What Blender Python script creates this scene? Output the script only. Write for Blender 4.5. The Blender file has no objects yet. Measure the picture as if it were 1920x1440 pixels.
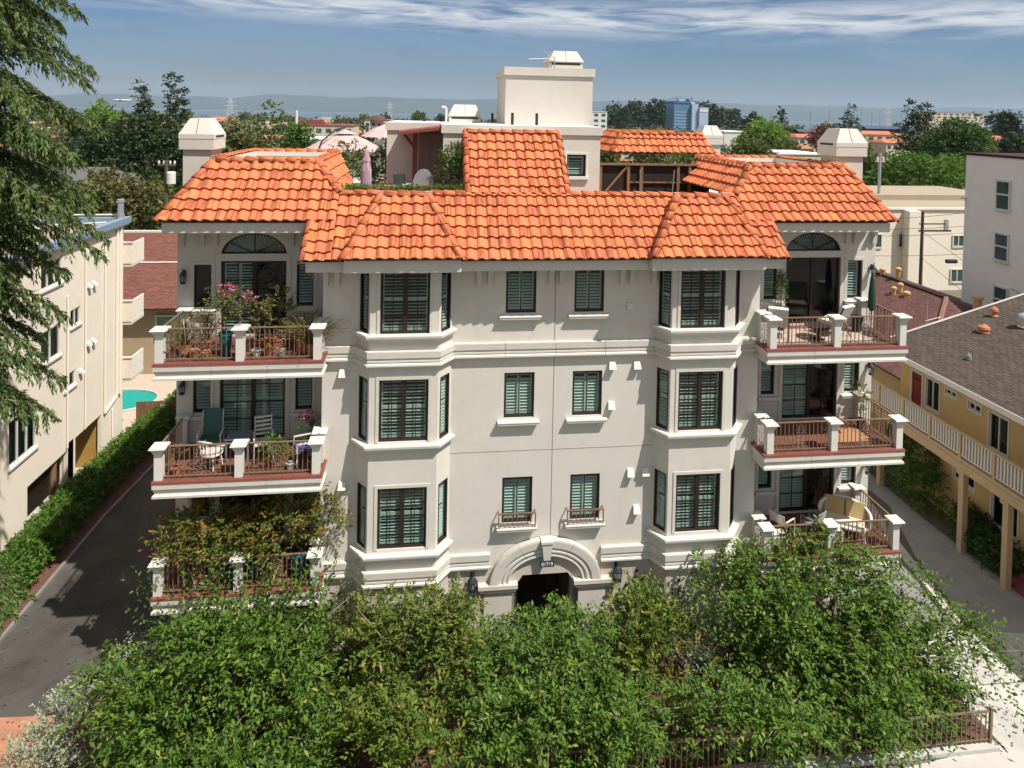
import bpy, bmesh, math, random
import numpy as np
from mathutils import Vector, Matrix, Euler

sc = bpy.context.scene
COL = sc.collection
rnd = random.Random(7)
PI = math.pi
RAD = math.radians

# ---------------------------------------------------------------- camera
CAM = Vector((-3.618, -18.707, 15.685))
FW = Vector((0.12022, 0.99245, -0.0243)); RT = Vector((0.9926, -0.11975, 0.01999)); UP = Vector((-0.01693, 0.02652, 0.9995))
FOC, CY = 1248.33, 244.71                      # focal length and optical axis row, in pixels of a 1920 x 1440 frame
cam_d = bpy.data.cameras.new('camera'); cam = bpy.data.objects.new('camera', cam_d); COL.objects.link(cam)
M = Matrix((RT, UP, -FW)).transposed()
q = M.to_quaternion(); q.normalize()
cam.rotation_mode = 'QUATERNION'; cam.rotation_quaternion = q; cam.location = CAM
cam_d.sensor_width = 36; cam_d.lens = FOC * 36 / 1920
cam_d.shift_y = -(720 - CY) / 1920
cam_d.clip_start = 0.5; cam_d.clip_end = 60000
sc.camera = cam

def at(px, py, Y):
    """the point at depth Y seen at (px, py) of the photograph"""
    d = FW * FOC + RT * (px - 960) - UP * (py - CY)
    return CAM + d * ((Y - CAM.y) / d.y)

# ---------------------------------------------------------------- sky, sun, exposure
SUN = Vector((1.15, -1.0, 2.4)).normalized()
sun_el = math.asin(SUN.z); sun_rot = math.atan2(SUN.x, SUN.y)
sd = bpy.data.lights.new('sun', 'SUN'); sun = bpy.data.objects.new('sun', sd); COL.objects.link(sun)
sd.energy = 5.0; sd.angle = RAD(0.55); sd.color = (1.0, 0.95, 0.88)
sun.rotation_mode = 'QUATERNION'; sun.rotation_quaternion = SUN.to_track_quat('Z', 'Y'); sun.location = (40, -40, 90)

w = bpy.data.worlds.new('World'); sc.world = w; w.use_nodes = True
nt = w.node_tree; nt.nodes.clear()
def N(nt, t, **k):
    n = nt.nodes.new(t)
    for a, v in k.items():
        if a.startswith('i_'): n.inputs[a[2:].replace('_', ' ')].default_value = v
        else: setattr(n, a, v)
    return n
out = N(nt, 'ShaderNodeOutputWorld'); bg = N(nt, 'ShaderNodeBackground')
sky = N(nt, 'ShaderNodeTexSky', sky_type='NISHITA', sun_disc=False)
sky.sun_elevation = sun_el; sky.sun_rotation = sun_rot; sky.altitude = 900; sky.air_density = 1.0; sky.dust_density = 0.25; sky.ozone_density = 3.0
bg.inputs['Strength'].default_value = 0.082
L = nt.links
tc = N(nt, 'ShaderNodeTexCoord'); sep = N(nt, 'ShaderNodeSeparateXYZ'); L.new(tc.outputs['Generated'], sep.inputs[0])
def math_n(nt, op, a, b=None, c=None, clamp=False):
    n = N(nt, 'ShaderNodeMath', operation=op, use_clamp=clamp)
    for i, v in enumerate((a, b, c)):
        if v is None: continue
        if isinstance(v, (int, float)): n.inputs[i].default_value = v
        else: nt.links.new(v, n.inputs[i])
    return n.outputs[0]
az = math_n(nt, 'ARCTAN2', sep.outputs['X'], sep.outputs['Y'])
el = math_n(nt, 'ARCSINE', sep.outputs['Z'])
elt = math_n(nt, 'ADD', el, math_n(nt, 'MULTIPLY', az, 0.022))       # streaks lean a little
def clouds(su, sv, seed, lo, hi, rough=0.6, dist=0.6):
    cb = N(nt, 'ShaderNodeCombineXYZ'); L.new(math_n(nt, 'MULTIPLY', az, su), cb.inputs[0]); L.new(math_n(nt, 'MULTIPLY', elt, sv), cb.inputs[1]); cb.inputs[2].default_value = seed
    no = N(nt, 'ShaderNodeTexNoise'); no.inputs['Scale'].default_value = 1.0; no.inputs['Detail'].default_value = 9; no.inputs['Roughness'].default_value = rough; no.inputs['Distortion'].default_value = dist
    L.new(cb.outputs[0], no.inputs['Vector'])
    mr = N(nt, 'ShaderNodeMapRange', interpolation_type='SMOOTHSTEP'); mr.inputs['From Min'].default_value = lo; mr.inputs['From Max'].default_value = hi
    L.new(no.outputs['Fac'], mr.inputs['Value']); return mr.outputs[0]
def bell(c, wd):
    d = math_n(nt, 'DIVIDE', math_n(nt, 'SUBTRACT', elt, c), wd)
    return math_n(nt, 'POWER', 2.718, math_n(nt, 'MULTIPLY', math_n(nt, 'MULTIPLY', d, d), -1.0))
high = clouds(7, 60, 3.1, 0.30, 0.62)                                  # long streaky bank
veil = clouds(5, 45, 8.4, 0.36, 0.74, 0.55, 0.3)
wisps = clouds(4, 16, 5.2, 0.38, 0.60)  # cloud overhead, above the view, thickened and brightened to add fill light
c1 = math_n(nt, 'MULTIPLY', high, math_n(nt, 'MULTIPLY', bell(0.147, 0.022), 0.72), clamp=True)
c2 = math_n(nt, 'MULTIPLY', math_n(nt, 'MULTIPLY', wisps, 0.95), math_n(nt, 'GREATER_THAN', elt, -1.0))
c3 = math_n(nt, 'MULTIPLY', math_n(nt, 'ADD', math_n(nt, 'MULTIPLY', veil, 0.40), 0.58), bell(0.015, 0.062))
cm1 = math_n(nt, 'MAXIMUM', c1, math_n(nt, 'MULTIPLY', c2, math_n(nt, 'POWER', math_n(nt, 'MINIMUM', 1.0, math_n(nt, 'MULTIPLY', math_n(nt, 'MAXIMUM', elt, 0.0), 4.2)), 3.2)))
grey = N(nt, 'ShaderNodeMix', data_type='RGBA'); grey.inputs['B'].default_value = (2.45, 2.45, 2.5, 1)
tint = N(nt, 'ShaderNodeMix', data_type='RGBA', blend_type='MULTIPLY'); tint.inputs['Factor'].default_value = 1.0; tint.inputs['B'].default_value = (0.36, 0.475, 0.585, 1)
L.new(sky.outputs[0], tint.inputs['A'])
L.new(tint.outputs['Result'], grey.inputs['A']); L.new(c3, grey.inputs['Factor'])
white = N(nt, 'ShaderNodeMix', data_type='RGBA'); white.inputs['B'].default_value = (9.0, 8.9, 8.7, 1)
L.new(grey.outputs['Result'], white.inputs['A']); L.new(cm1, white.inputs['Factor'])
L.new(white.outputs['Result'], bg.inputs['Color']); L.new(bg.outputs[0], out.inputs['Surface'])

sc.view_settings.view_transform = 'Standard'; sc.view_settings.look = 'None'; sc.view_settings.gamma = 1.0
sc.view_settings.use_curve_mapping = False
sc.view_settings.exposure = 0.42
sc.render.engine = 'CYCLES'
sc.cycles.max_bounces = 6; sc.cycles.diffuse_bounces = 4; sc.cycles.glossy_bounces = 3; sc.cycles.transmission_bounces = 4; sc.cycles.transparent_max_bounces = 8; sc.cycles.volume_bounces = 0
sc.cycles.caustics_reflective = False; sc.cycles.caustics_refractive = False
sc.cycles.use_denoising = True; sc.cycles.denoiser = 'OPENIMAGEDENOISE'
sc.cycles.use_adaptive_sampling = True; sc.cycles.adaptive_threshold = 0.02
sc.cycles.sample_clamp_indirect = 8

# ---------------------------------------------------------------- mesh helpers
class MB:
    """collects faces; mesh() turns them into ONE mesh"""
    def __init__(s): s.v = []; s.f = []; s.uv = None
    def add(s, vs, fs):
        n = len(s.v); s.v.extend(tuple(p) for p in vs); s.f.extend(tuple(i + n for i in f) for f in fs); return s
    def poly(s, *p): return s.add(p, [tuple(range(len(p)))])
    def box(s, x0, x1, y0, y1, z0, z1):
        return s.add([(x0,y0,z0),(x1,y0,z0),(x1,y1,z0),(x0,y1,z0),(x0,y0,z1),(x1,y0,z1),(x1,y1,z1),(x0,y1,z1)],
                     [(0,3,2,1),(4,5,6,7),(0,1,5,4),(1,2,6,5),(2,3,7,6),(3,0,4,7)])
    def obox(s, c, sz, R=None):
        R = R or Matrix.Identity(3); c = Vector(c); vs = []
        for dz in (-.5,.5):
            for dx, dy in ((-.5,-.5),(.5,-.5),(.5,.5),(-.5,.5)):
                vs.append(c + R @ Vector((dx*sz[0], dy*sz[1], dz*sz[2])))
        return s.add(vs, [(0,3,2,1),(4,5,6,7),(0,1,5,4),(1,2,6,5),(2,3,7,6),(3,0,4,7)])
    def frustum(s, b, t, z0, z1):
        """b, t = (x0,x1,y0,y1) rectangles at z0 and z1"""
        r = lambda q, z: [(q[0],q[2],z),(q[1],q[2],z),(q[1],q[3],z),(q[0],q[3],z)]
        return s.add(r(b,z0)+r(t,z1), [(0,3,2,1),(4,5,6,7),(0,1,5,4),(1,2,6,5),(2,3,7,6),(3,0,4,7)])
    def path(s, pts, r, n=6, closed=False, cap=True):
        pts = [Vector(p) for p in pts]; m = len(pts); rs = r if isinstance(r, (list, tuple)) else [r]*m
        vs = []; up = None
        for i, p in enumerate(pts):
            if closed: t = pts[(i+1) % m] - pts[i-1]
            else: t = pts[min(i+1, m-1)] - pts[max(i-1, 0)]
            t.normalize()
            if up is None: up = Vector((0,0,1)) if abs(t.z) < .9 else Vector((1,0,0))
            a = t.cross(up)
            if a.length < 1e-4: a = t.cross(Vector((0,1,0.1)))
            a.normalize(); b = a.cross(t); up = b
            for k in range(n):
                g = 2*PI*k/n; vs.append(p + (a*math.cos(g) + b*math.sin(g))*rs[i])
        fs = []
        for i in range(m if closed else m-1):
            j = (i+1) % m
            for k in range(n): fs.append((i*n+k, i*n+(k+1) % n, j*n+(k+1) % n, j*n+k))
        if cap and not closed: fs += [tuple(range(n))[::-1], tuple((m-1)*n+k for k in range(n))]
        return s.add(vs, fs)
    def lathe(s, prof, n=12, c=(0,0,0), cap=True):
        vs = [(c[0]+r*math.cos(2*PI*k/n), c[1]+r*math.sin(2*PI*k/n), c[2]+z) for r, z in prof for k in range(n)]
        fs = [(i*n+k, i*n+(k+1) % n, (i+1)*n+(k+1) % n, (i+1)*n+k) for i in range(len(prof)-1) for k in range(n)]
        if cap: fs += [tuple(range(n))[::-1], tuple((len(prof)-1)*n+k for k in range(n))]
        return s.add(vs, fs)
    def xform(s, Mx):
        s.v = [tuple(Mx @ Vector(p)) for p in s.v]; return s
    def mesh(s, name, mat=None, smooth=False):
        me = bpy.data.meshes.new(name); me.from_pydata(s.v, [], s.f)
        if mat: me.materials.append(mat)
        if smooth: me.polygons.foreach_set('use_smooth', [True]*len(me.polygons))
        me.update(); return me

def ob(name, me, parent=None, loc=None, rz=0.0, mat=None, kind=None, label=None, smooth=False):
    if isinstance(me, MB): me = me.mesh(name, mat, smooth)
    o = bpy.data.objects.new(name, me); COL.objects.link(o)
    if parent is not None: o.parent = parent
    if loc is not None: o.location = loc
    if rz: o.rotation_euler = (0, 0, rz)
    if kind: o['kind'] = kind
    if label: o['label'] = label
    return o
def thing(name, label, cat, loc=(0,0,0), rz=0.0, group=None, me=None, mat=None, smooth=False):
    if isinstance(me, MB): me = me.mesh(name, mat, smooth)
    o = bpy.data.objects.new(name, me); COL.objects.link(o); o.location = loc; o.rotation_euler = (0, 0, rz)
    o['label'] = label; o['category'] = cat
    if group: o['group'] = group
    return o
KIDS = {}
def copy_tree(o, parent=None, loc=None, rz=None, label=None):
    c = o.copy(); COL.objects.link(c)
    if parent is not None: c.parent = parent
    if loc is not None: c.location = loc
    if rz is not None: c.rotation_euler = (0, 0, rz)
    if label: c['label'] = label
    for ch in list(o.children): copy_tree(ch, c)
    return c

# ---------------------------------------------------------------- materials
def mat(name, col, rough=0.8, var=0.0, scale=4.0, bump=0.0, bscale=60.0, col2=None, metal=0.0, spec=0.3, stretch=(1,1,1), island=0.0):
    m = bpy.data.materials.new(name); m.use_nodes = True; nt = m.node_tree; b = nt.nodes['Principled BSDF']
    b.inputs['Roughness'].default_value = rough; b.inputs['Metallic'].default_value = metal; b.inputs['Specular IOR Level'].default_value = spec
    col = tuple(col) + (1,)
    src = None
    tc = N(nt, 'ShaderNodeTexCoord'); mp = N(nt, 'ShaderNodeMapping'); nt.links.new(tc.outputs['Object'], mp.inputs[0]); mp.inputs['Scale'].default_value = stretch
    if var or col2:
        no = N(nt, 'ShaderNodeTexNoise'); no.inputs['Scale'].default_value = scale; no.inputs['Detail'].default_value = 7; no.inputs['Roughness'].default_value = .62
        nt.links.new(mp.outputs[0], no.inputs['Vector'])
        rp = N(nt, 'ShaderNodeMapRange'); rp.inputs['From Min'].default_value = .3; rp.inputs['From Max'].default_value = .7
        nt.links.new(no.outputs['Fac'], rp.inputs['Value'])
        mx = N(nt, 'ShaderNodeMix', data_type='RGBA')
        c2 = tuple(col2) + (1,) if col2 else tuple(min(1, c*(1+var)) for c in col[:3]) + (1,)
        c1 = col if col2 else tuple(c*(1-var) for c in col[:3]) + (1,)
        mx.inputs['A'].default_value = c1; mx.inputs['B'].default_value = c2
        nt.links.new(rp.outputs[0], mx.inputs['Factor']); src = mx.outputs['Result']
    if island:
        g = N(nt, 'ShaderNodeNewGeometry'); oi = N(nt, 'ShaderNodeObjectInfo')
        r = math_n(nt, 'FRACT', math_n(nt, 'ADD', g.outputs['Random Per Island'], oi.outputs['Random']))
        hv = N(nt, 'ShaderNodeHueSaturation'); 
        nt.links.new(math_n(nt, 'MULTIPLY_ADD', r, 2*island, 1-island), hv.inputs['Value'])
        nt.links.new(math_n(nt, 'MULTIPLY_ADD', r, island*.1, .5-island*.05), hv.inputs['Hue'])
        if src: nt.links.new(src, hv.inputs['Color'])
        else: hv.inputs['Color'].default_value = col
        src = hv.outputs[0]
    if src: nt.links.new(src, b.inputs['Base Color'])
    else: b.inputs['Base Color'].default_value = col
    if bump:
        nb = N(nt, 'ShaderNodeTexNoise'); nb.inputs['Scale'].default_value = bscale; nb.inputs['Detail'].default_value = 4
        nt.links.new(mp.outputs[0], nb.inputs['Vector'])
        bp = N(nt, 'ShaderNodeBump'); bp.inputs['Strength'].default_value = bump; bp.inputs['Distance'].default_value = .02
        nt.links.new(nb.outputs['Fac'], bp.inputs['Height']); nt.links.new(bp.outputs[0], b.inputs['Normal'])
    return m

def leaf_mat(name, c1, c2, c3=None, trans=0.35, p3=0.9):
    """leaf colours picked per leaf: c1..c2, and c3 for the few above p3"""
    m = bpy.data.materials.new(name); m.use_nodes = True; nt = m.node_tree; b = nt.nodes['Principled BSDF']
    g = N(nt, 'ShaderNodeNewGeometry')
    mx = N(nt, 'ShaderNodeMix', data_type='RGBA'); mx.inputs['A'].default_value = tuple(c1)+(1,); mx.inputs['B'].default_value = tuple(c2)+(1,)
    nt.links.new(g.outputs['Random Per Island'], mx.inputs['Factor']); src = mx.outputs['Result']
    if c3:
        m3 = N(nt, 'ShaderNodeMix', data_type='RGBA'); m3.inputs['B'].default_value = tuple(c3)+(1,)
        nt.links.new(src, m3.inputs['A'])
        fr = math_n(nt, 'FRACT', math_n(nt, 'MULTIPLY', g.outputs['Random Per Island'], 17.37))
        nt.links.new(math_n(nt, 'GREATER_THAN', fr, p3), m3.inputs['Factor']); src = m3.outputs['Result']
    nt.links.new(src, b.inputs['Base Color']); b.inputs['Roughness'].default_value = .55; b.inputs['Specular IOR Level'].default_value = .22
    tr = N(nt, 'ShaderNodeBsdfTranslucent'); hs = N(nt, 'ShaderNodeHueSaturation'); hs.inputs['Value'].default_value = 1.5; hs.inputs['Hue'].default_value = .485
    nt.links.new(src, hs.inputs['Color']); nt.links.new(hs.outputs[0], tr.inputs['Color'])
    ms = N(nt, 'ShaderNodeMixShader'); ms.inputs[0].default_value = trans
    nt.links.new(b.outputs[0], ms.inputs[1]); nt.links.new(tr.outputs[0], ms.inputs[2])
    nt.links.new(ms.outputs[0], nt.nodes['Material Output'].inputs['Surface'])
    return m

def glass_mat(name, tintc, dark=0.0):
    m = bpy.data.materials.new(name); m.use_nodes = True; nt = m.node_tree; nt.nodes.clear()
    o = N(nt, 'ShaderNodeOutputMaterial'); t = N(nt, 'ShaderNodeBsdfTransparent'); t.inputs[0].default_value = tuple(tintc)+(1,)
    g = N(nt, 'ShaderNodeBsdfGlossy'); g.inputs['Roughness'].default_value = .03
    fr = N(nt, 'ShaderNodeLayerWeight')
    ms = N(nt, 'ShaderNodeMixShader'); nt.links.new(math_n(nt, 'MULTIPLY_ADD', math_n(nt, 'POWER', fr.outputs['Facing'], 5.0), .9, .05), ms.inputs[0]); nt.links.new(t.outputs[0], ms.inputs[1]); nt.links.new(g.outputs[0], ms.inputs[2])
    nt.links.new(ms.outputs[0], o.inputs['Surface']); return m

m_stucco = mat('stucco', (.595,.56,.505), .92, .035, 2.2, .35, 90)
m_stucco2 = mat('stucco_deck', (.56,.52,.455), .92, .04, 2.0, .3, 90)
m_trim = mat('cast_trim', (.55,.515,.455), .85, .05, 3.0, .12, 120)
m_stone = mat('stone_block', (.50,.455,.375), .9, .08, 5.0, .25, 80, island=.06)
m_white = mat('white_paint', (.61,.585,.535), .65, .05, 5)
m_frame = mat('bronze_frame', (.030,.017,.014), .45, .1, 6)
m_shut = mat('shutter_white', (.84,.85,.83), .5)
# rain streaks and trowel clouding on the stucco
nt = m_stucco.node_tree; b = nt.nodes['Principled BSDF']; src = b.inputs['Base Color'].links[0].from_socket
g_ = N(nt, 'ShaderNodeNewGeometry'); mp_ = N(nt, 'ShaderNodeMapping'); mp_.inputs['Scale'].default_value = (5.5, 5.5, .35); nt.links.new(g_.outputs['Position'], mp_.inputs[0])
no = N(nt, 'ShaderNodeTexNoise'); no.inputs['Scale'].default_value = 1.0; no.inputs['Detail'].default_value = 6; nt.links.new(mp_.outputs[0], no.inputs['Vector'])
rp = N(nt, 'ShaderNodeMapRange'); rp.inputs['From Min'].default_value = .52; rp.inputs['From Max'].default_value = .80; nt.links.new(no.outputs['Fac'], rp.inputs['Value'])
n2 = N(nt, 'ShaderNodeTexNoise'); n2.inputs['Scale'].default_value = .55; n2.inputs['Detail'].default_value = 8; n2.inputs['Roughness'].default_value = .7; nt.links.new(g_.outputs['Position'], n2.inputs['Vector'])
sx = N(nt, 'ShaderNodeMix', data_type='RGBA', blend_type='MULTIPLY'); sx.inputs['B'].default_value = (.80,.77,.72,1)
nt.links.new(math_n(nt, 'ADD', math_n(nt, 'MULTIPLY', rp.outputs[0], .22), math_n(nt, 'MULTIPLY_ADD', n2.outputs['Fac'], .9, -.33), clamp=True), sx.inputs['Factor']); nt.links.new(src, sx.inputs['A']); nt.links.new(sx.outputs['Result'], b.inputs['Base Color'])
m_glass = glass_mat('window_glass', (.57,.68,.635)); m_glassd = glass_mat('door_glass', (.66,.80,.76))
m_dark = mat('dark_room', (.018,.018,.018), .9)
m_rail = mat('bronze_rail', (.195,.122,.080), .5, .12, 12, metal=.0, spec=.4)
m_iron = mat('black_iron', (.022,.022,.026), .55)
m_red = mat('red_membrane', (.24,.062,.055), .7, .15, 6)
m_deck = mat('deck_tile', (.15,.062,.040), .7, .25, 5)
m_under = mat('roof_felt', (.10,.038,.02), .9)
m_flat = mat('roof_membrane', (.55,.53,.49), .9, .08, 1.5)
m_roofwhite = mat('white_roofing', (.78,.77,.75), .85, .04, 1.2)
m_asph = mat('asphalt', (.045,.040,.036), .93, .0, .8, .3, 120, col2=(.092,.083,.075))
m_conc = mat('concrete', (.44,.42,.385), .92, .16, .9, .1, 50)
m_concd = mat('old_concrete', (.20,.19,.18), .93, .15, 1.3, .15, 60)
m_brickpave = mat('brick_paving', (.36,.17,.105), .9, .18, 3.0, .15, 40)
m_soil = mat('bark_mulch', (.12,.062,.042), .95, .35, 6, .5, 30)
m_ground = mat('ground_cover', (.085,.085,.05), .95, .0, .03, col2=(.20,.18,.145))
m_bark = mat('bark', (.10,.075,.055), .95, .3, 8, .5, 25)
m_wood = mat('weathered_wood', (.20,.115,.06), .85, .25, 6, stretch=(1,1,.2))
m_terra = mat('terracotta', (.40,.16,.08), .8, .12, 8)
m_teal = mat('teal_glaze', (.012,.11,.13), .3, .15, 5)
m_rub = mat('dark_vinyl', (.03,.03,.032), .6)
m_grey = mat('galvanised', (.45,.46,.47), .4, .08, 9, metal=.6)
# clay roof tile: orange body with brown flashes running down some of the tiles
m_tile = bpy.data.materials.new('clay_tile'); m_tile.use_nodes = True; nt = m_tile.node_tree; b = nt.nodes['Principled BSDF']
g = N(nt, 'ShaderNodeNewGeometry'); oi = N(nt, 'ShaderNodeObjectInfo'); uvn = N(nt, 'ShaderNodeUVMap')
r = math_n(nt, 'FRACT', math_n(nt, 'ADD', math_n(nt, 'MULTIPLY', g.outputs['Random Per Island'], 7.13), math_n(nt, 'MULTIPLY', oi.outputs['Random'], 3.77)))
su = N(nt, 'ShaderNodeSeparateXYZ'); nt.links.new(uvn.outputs[0], su.inputs[0])
cb = N(nt, 'ShaderNodeCombineXYZ')
nt.links.new(math_n(nt, 'MULTIPLY_ADD', su.outputs[0], 3.1, math_n(nt, 'MULTIPLY', r, 91.0)), cb.inputs[0]); nt.links.new(math_n(nt, 'MULTIPLY', su.outputs[1], .35), cb.inputs[1])
no = N(nt, 'ShaderNodeTexNoise'); no.inputs['Scale'].default_value = 1.0; no.inputs['Detail'].default_value = 2.5; nt.links.new(cb.outputs[0], no.inputs['Vector'])
mr = N(nt, 'ShaderNodeMapRange', interpolation_type='SMOOTHSTEP'); mr.inputs['From Min'].default_value = .47; mr.inputs['From Max'].default_value = .56; nt.links.new(no.outputs['Fac'], mr.inputs['Value'])
sel = math_n(nt, 'GREATER_THAN', math_n(nt, 'FRACT', math_n(nt, 'MULTIPLY', r, 5.31)), .30)
mx = N(nt, 'ShaderNodeMix', data_type='RGBA'); mx.inputs['A'].default_value = (.66,.200,.086,1); mx.inputs['B'].default_value = (.335,.098,.042,1)
nt.links.new(math_n(nt, 'MULTIPLY', math_n(nt, 'MULTIPLY', mr.outputs[0], sel), .9), mx.inputs['Factor'])
hv = N(nt, 'ShaderNodeHueSaturation'); nt.links.new(mx.outputs['Result'], hv.inputs['Color'])
nt.links.new(math_n(nt, 'MULTIPLY_ADD', r, .16, .88), hv.inputs['Value']); nt.links.new(math_n(nt, 'MULTIPLY_ADD', math_n(nt, 'FRACT', math_n(nt, 'MULTIPLY', r, 3.3)), .012, .494), hv.inputs['Hue'])
n2 = N(nt, 'ShaderNodeTexNoise'); n2.inputs['Scale'].default_value = 1.3; n2.inputs['Detail'].default_value = 6; nt.links.new(N(nt, 'ShaderNodeNewGeometry').outputs['Position'], n2.inputs['Vector'])
grime = N(nt, 'ShaderNodeMix', data_type='RGBA', blend_type='MULTIPLY'); grime.inputs['B'].default_value = (.62,.56,.52,1)
nt.links.new(math_n(nt, 'MULTIPLY', n2.outputs['Fac'], .5), grime.inputs['Factor']); nt.links.new(hv.outputs[0], grime.inputs['A'])
nt.links.new(grime.outputs['Result'], b.inputs['Base Color']); b.inputs['Roughness'].default_value = .78; b.inputs['Specular IOR Level'].default_value = .25
# ================================================================ THE APARTMENT BUILDING
B = thing('apartment_building', 'cream stucco apartment building with orange clay tile roof, two bay window stacks and six balconies', 'building')
OUT = [(-6.5, 1.25), (-6.5, 0), (-5.55, 0), (-5.18, -.5), (-3.32, -.5), (-2.94, 0), (3.0, 0), (3.31, -.5), (5.17, -.5), (5.58, 0), (6.2, 0), (6.2, 1.25)]

def offset_path(pts, o):
    """plan path moved outwards (to the right of its direction) with mitred corners"""
    P = [Vector(p) for p in pts]; res = []
    for i, p in enumerate(P):
        ns = []
        for a, b in ((i-1, i), (i, i+1)):
            if a < 0 or b >= len(P): continue
            d = (P[b]-P[a]).normalized(); ns.append(Vector((d.y, -d.x)))
        n = ns[0] if len(ns) == 1 else (ns[0]+ns[1]).normalized()
        k = 1.0 if len(ns) == 1 else 1.0/max(.3, n.dot(ns[0]))
        res.append(p + n*o*k)
    return res
def sweep(pts, prof, z, maxlen=1e9, gap=0.0):
    """mouldings: prof = (out, dz) pairs swept along a plan path; one MB per piece no longer than maxlen"""
    lines = [offset_path(pts, o) for o, _ in prof]; pieces = []
    for i in range(len(pts)-1):
        ln = (Vector(pts[i+1])-Vector(pts[i])).length; n = max(1, round(ln/maxlen))
        for k in range(n):
            g = gap/ln if ln > .2 else 0
            t0 = k/n + (g if k else 0); t1 = (k+1)/n - (g if k < n-1 else 0)
            mb = MB(); m = len(prof); vs = []
            for t in (t0, t1):
                for (o, dz), l in zip(prof, lines):
                    p = l[i].lerp(l[i+1], t); vs.append((p.x, p.y, z+dz))
            mb.add(vs, [(j, j+1, m+j+1, m+j) for j in range(m-1)] + [tuple(range(m))[::-1], tuple(range(m, 2*m))])
            pieces.append(mb)
    return pieces
def merged(mbs):
    r = MB()
    for m_ in mbs: r.add(m_.v, m_.f)
    return r

def wall(name, p0, p1, z0, z1, holes=(), parent=B, m=m_stucco, reveal=.13):
    """a sheet wall from plan point p0 to p1 (seen from outside, left to right) with rectangular openings and their reveals"""
    w = math.dist(p0, p1); mb = MB()
    xs = sorted({0, w, *[h[0] for h in holes], *[h[1] for h in holes]}); zs = sorted({z0, z1, *[h[2] for h in holes], *[h[3] for h in holes]})
    for a, b in zip(xs, xs[1:]):
        for c, d in zip(zs, zs[1:]):
            if any(h[0]-1e-6 <= a and b <= h[1]+1e-6 and h[2]-1e-6 <= c and d <= h[3]+1e-6 for h in holes): continue
            mb.poly((a,0,c),(b,0,c),(b,0,d),(a,0,d))
    for a, b, c, d in holes:
        R = reveal
        mb.poly((a,0,c),(a,0,d),(a,R,d),(a,R,c)); mb.poly((b,0,c),(b,R,c),(b,R,d),(b,0,d)); mb.poly((a,0,d),(b,0,d),(b,R,d),(a,R,d)); mb.poly((a,0,c),(a,R,c),(b,R,c),(b,0,c))
    return ob(name, mb, parent, (p0[0], p0[1], 0), math.atan2(p1[1]-p0[1], p1[0]-p0[0]), m)

WIN = {}
def win_parts(w, h, kind, shut):
    key = (round(w,3), round(h,3), kind, shut)
    if key in WIN: return WIN[key]
    f = MB(); gl = MB(); sh = MB(); it = MB()
    fw = .034 if kind == 'slim' else .065; v_ = len(WIN)
    def bars(x0, x1, z0, z1, t=fw, y0=.045, y1=.115):
        f.box(x0,x0+t,y0,y1,z0,z1); f.box(x1-t,x1,y0,y1,z0,z1); f.box(x0+t,x1-t,y0+.001,y1-.001,z0,z0+t); f.box(x0+t,x1-t,y0+.001,y1-.001,z1-t,z1)
    bars(0, w, 0, h)
    def munt(x0, x1, z0, z1, nx, nz, t=.022):
        for i in range(1, nx): x = x0+(x1-x0)*i/nx; f.box(x-t/2,x+t/2,.066,.09,z0,z1)
        for i in range(1, nz): z = z0+(z1-z0)*i/nz; f.box(x0,x1,.068,.088,z-t/2,z+t/2)
    if kind == 'single': f.box(w/2-.014,w/2+.014,.07,.092,fw,h-fw)
    if kind == 'casement':
        f.box(w/2-.06,w/2+.06,.04,.112,fw,h-fw)
        munt(fw, w/2-.06, fw, h-fw, 2, 4); munt(w/2+.06, w-fw, fw, h-fw, 2, 4)
    if kind == 'slim': pass
    if kind in ('slider', 'slider_open'):
        f.box(w/2-.055,w/2+.055,.05,.112,fw,h-fw)
        munt(fw, w/2-.055, fw, h-fw, 2, 4)
        if kind == 'slider': munt(w/2+.055, w-fw, fw, h-fw, 2, 4)
    gl.poly((fw,.08,fw),(w-fw,.08,fw),(w-fw,.08,h-fw),(fw,.08,h-fw))
    # louvred shutters: stiles, rails and tilted slats
    def shutter(x0, x1):
        z0, z1 = .06, h-.06; t = .045 if w > .5 else .016
        sh.box(x0,x0+t,.15,.178,z0,z1); sh.box(x1-t,x1,.15,.178,z0,z1); sh.box(x0+t,x1-t,.151,.177,z0,z0+.07); sh.box(x0+t,x1-t,.151,.177,z1-.07,z1)
        if h > 1.6: sh.box(x0+t,x1-t,.151,.177,h*.52-.03,h*.52+.07)
        n = int((z1-z0-.14)/.088)
        for i in range(n):
            z = z0+.115+i*.088
            if h > 1.6 and h*.52-.05 < z < h*.52+.09: continue
            a = RAD(6 if kind == 'casement' else (33, 22, 40, 28, 36)[v_ % 5]); sh.obox(((x0+x1)/2,.172,z), (x1-x0-2*t,.070,.010), Matrix.Rotation(a, 3, 'X'))
    if shut == 'full':
        n = max(1, round(w/.55)); 
        for i in range(n): shutter(.05+(w-.1)*i/n, .05+(w-.1)*(i+1)/n-.004)
    if shut == 'left':
        shutter(.06, w*.27); shutter(w*.272, w/2)
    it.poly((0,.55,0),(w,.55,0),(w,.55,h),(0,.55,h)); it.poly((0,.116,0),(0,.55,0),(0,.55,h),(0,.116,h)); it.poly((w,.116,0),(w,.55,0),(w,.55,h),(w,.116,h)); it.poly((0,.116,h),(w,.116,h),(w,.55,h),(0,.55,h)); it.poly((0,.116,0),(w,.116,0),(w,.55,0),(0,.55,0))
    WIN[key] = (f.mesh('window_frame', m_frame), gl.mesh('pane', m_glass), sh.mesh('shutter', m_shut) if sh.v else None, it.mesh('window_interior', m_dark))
    return WIN[key]
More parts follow.
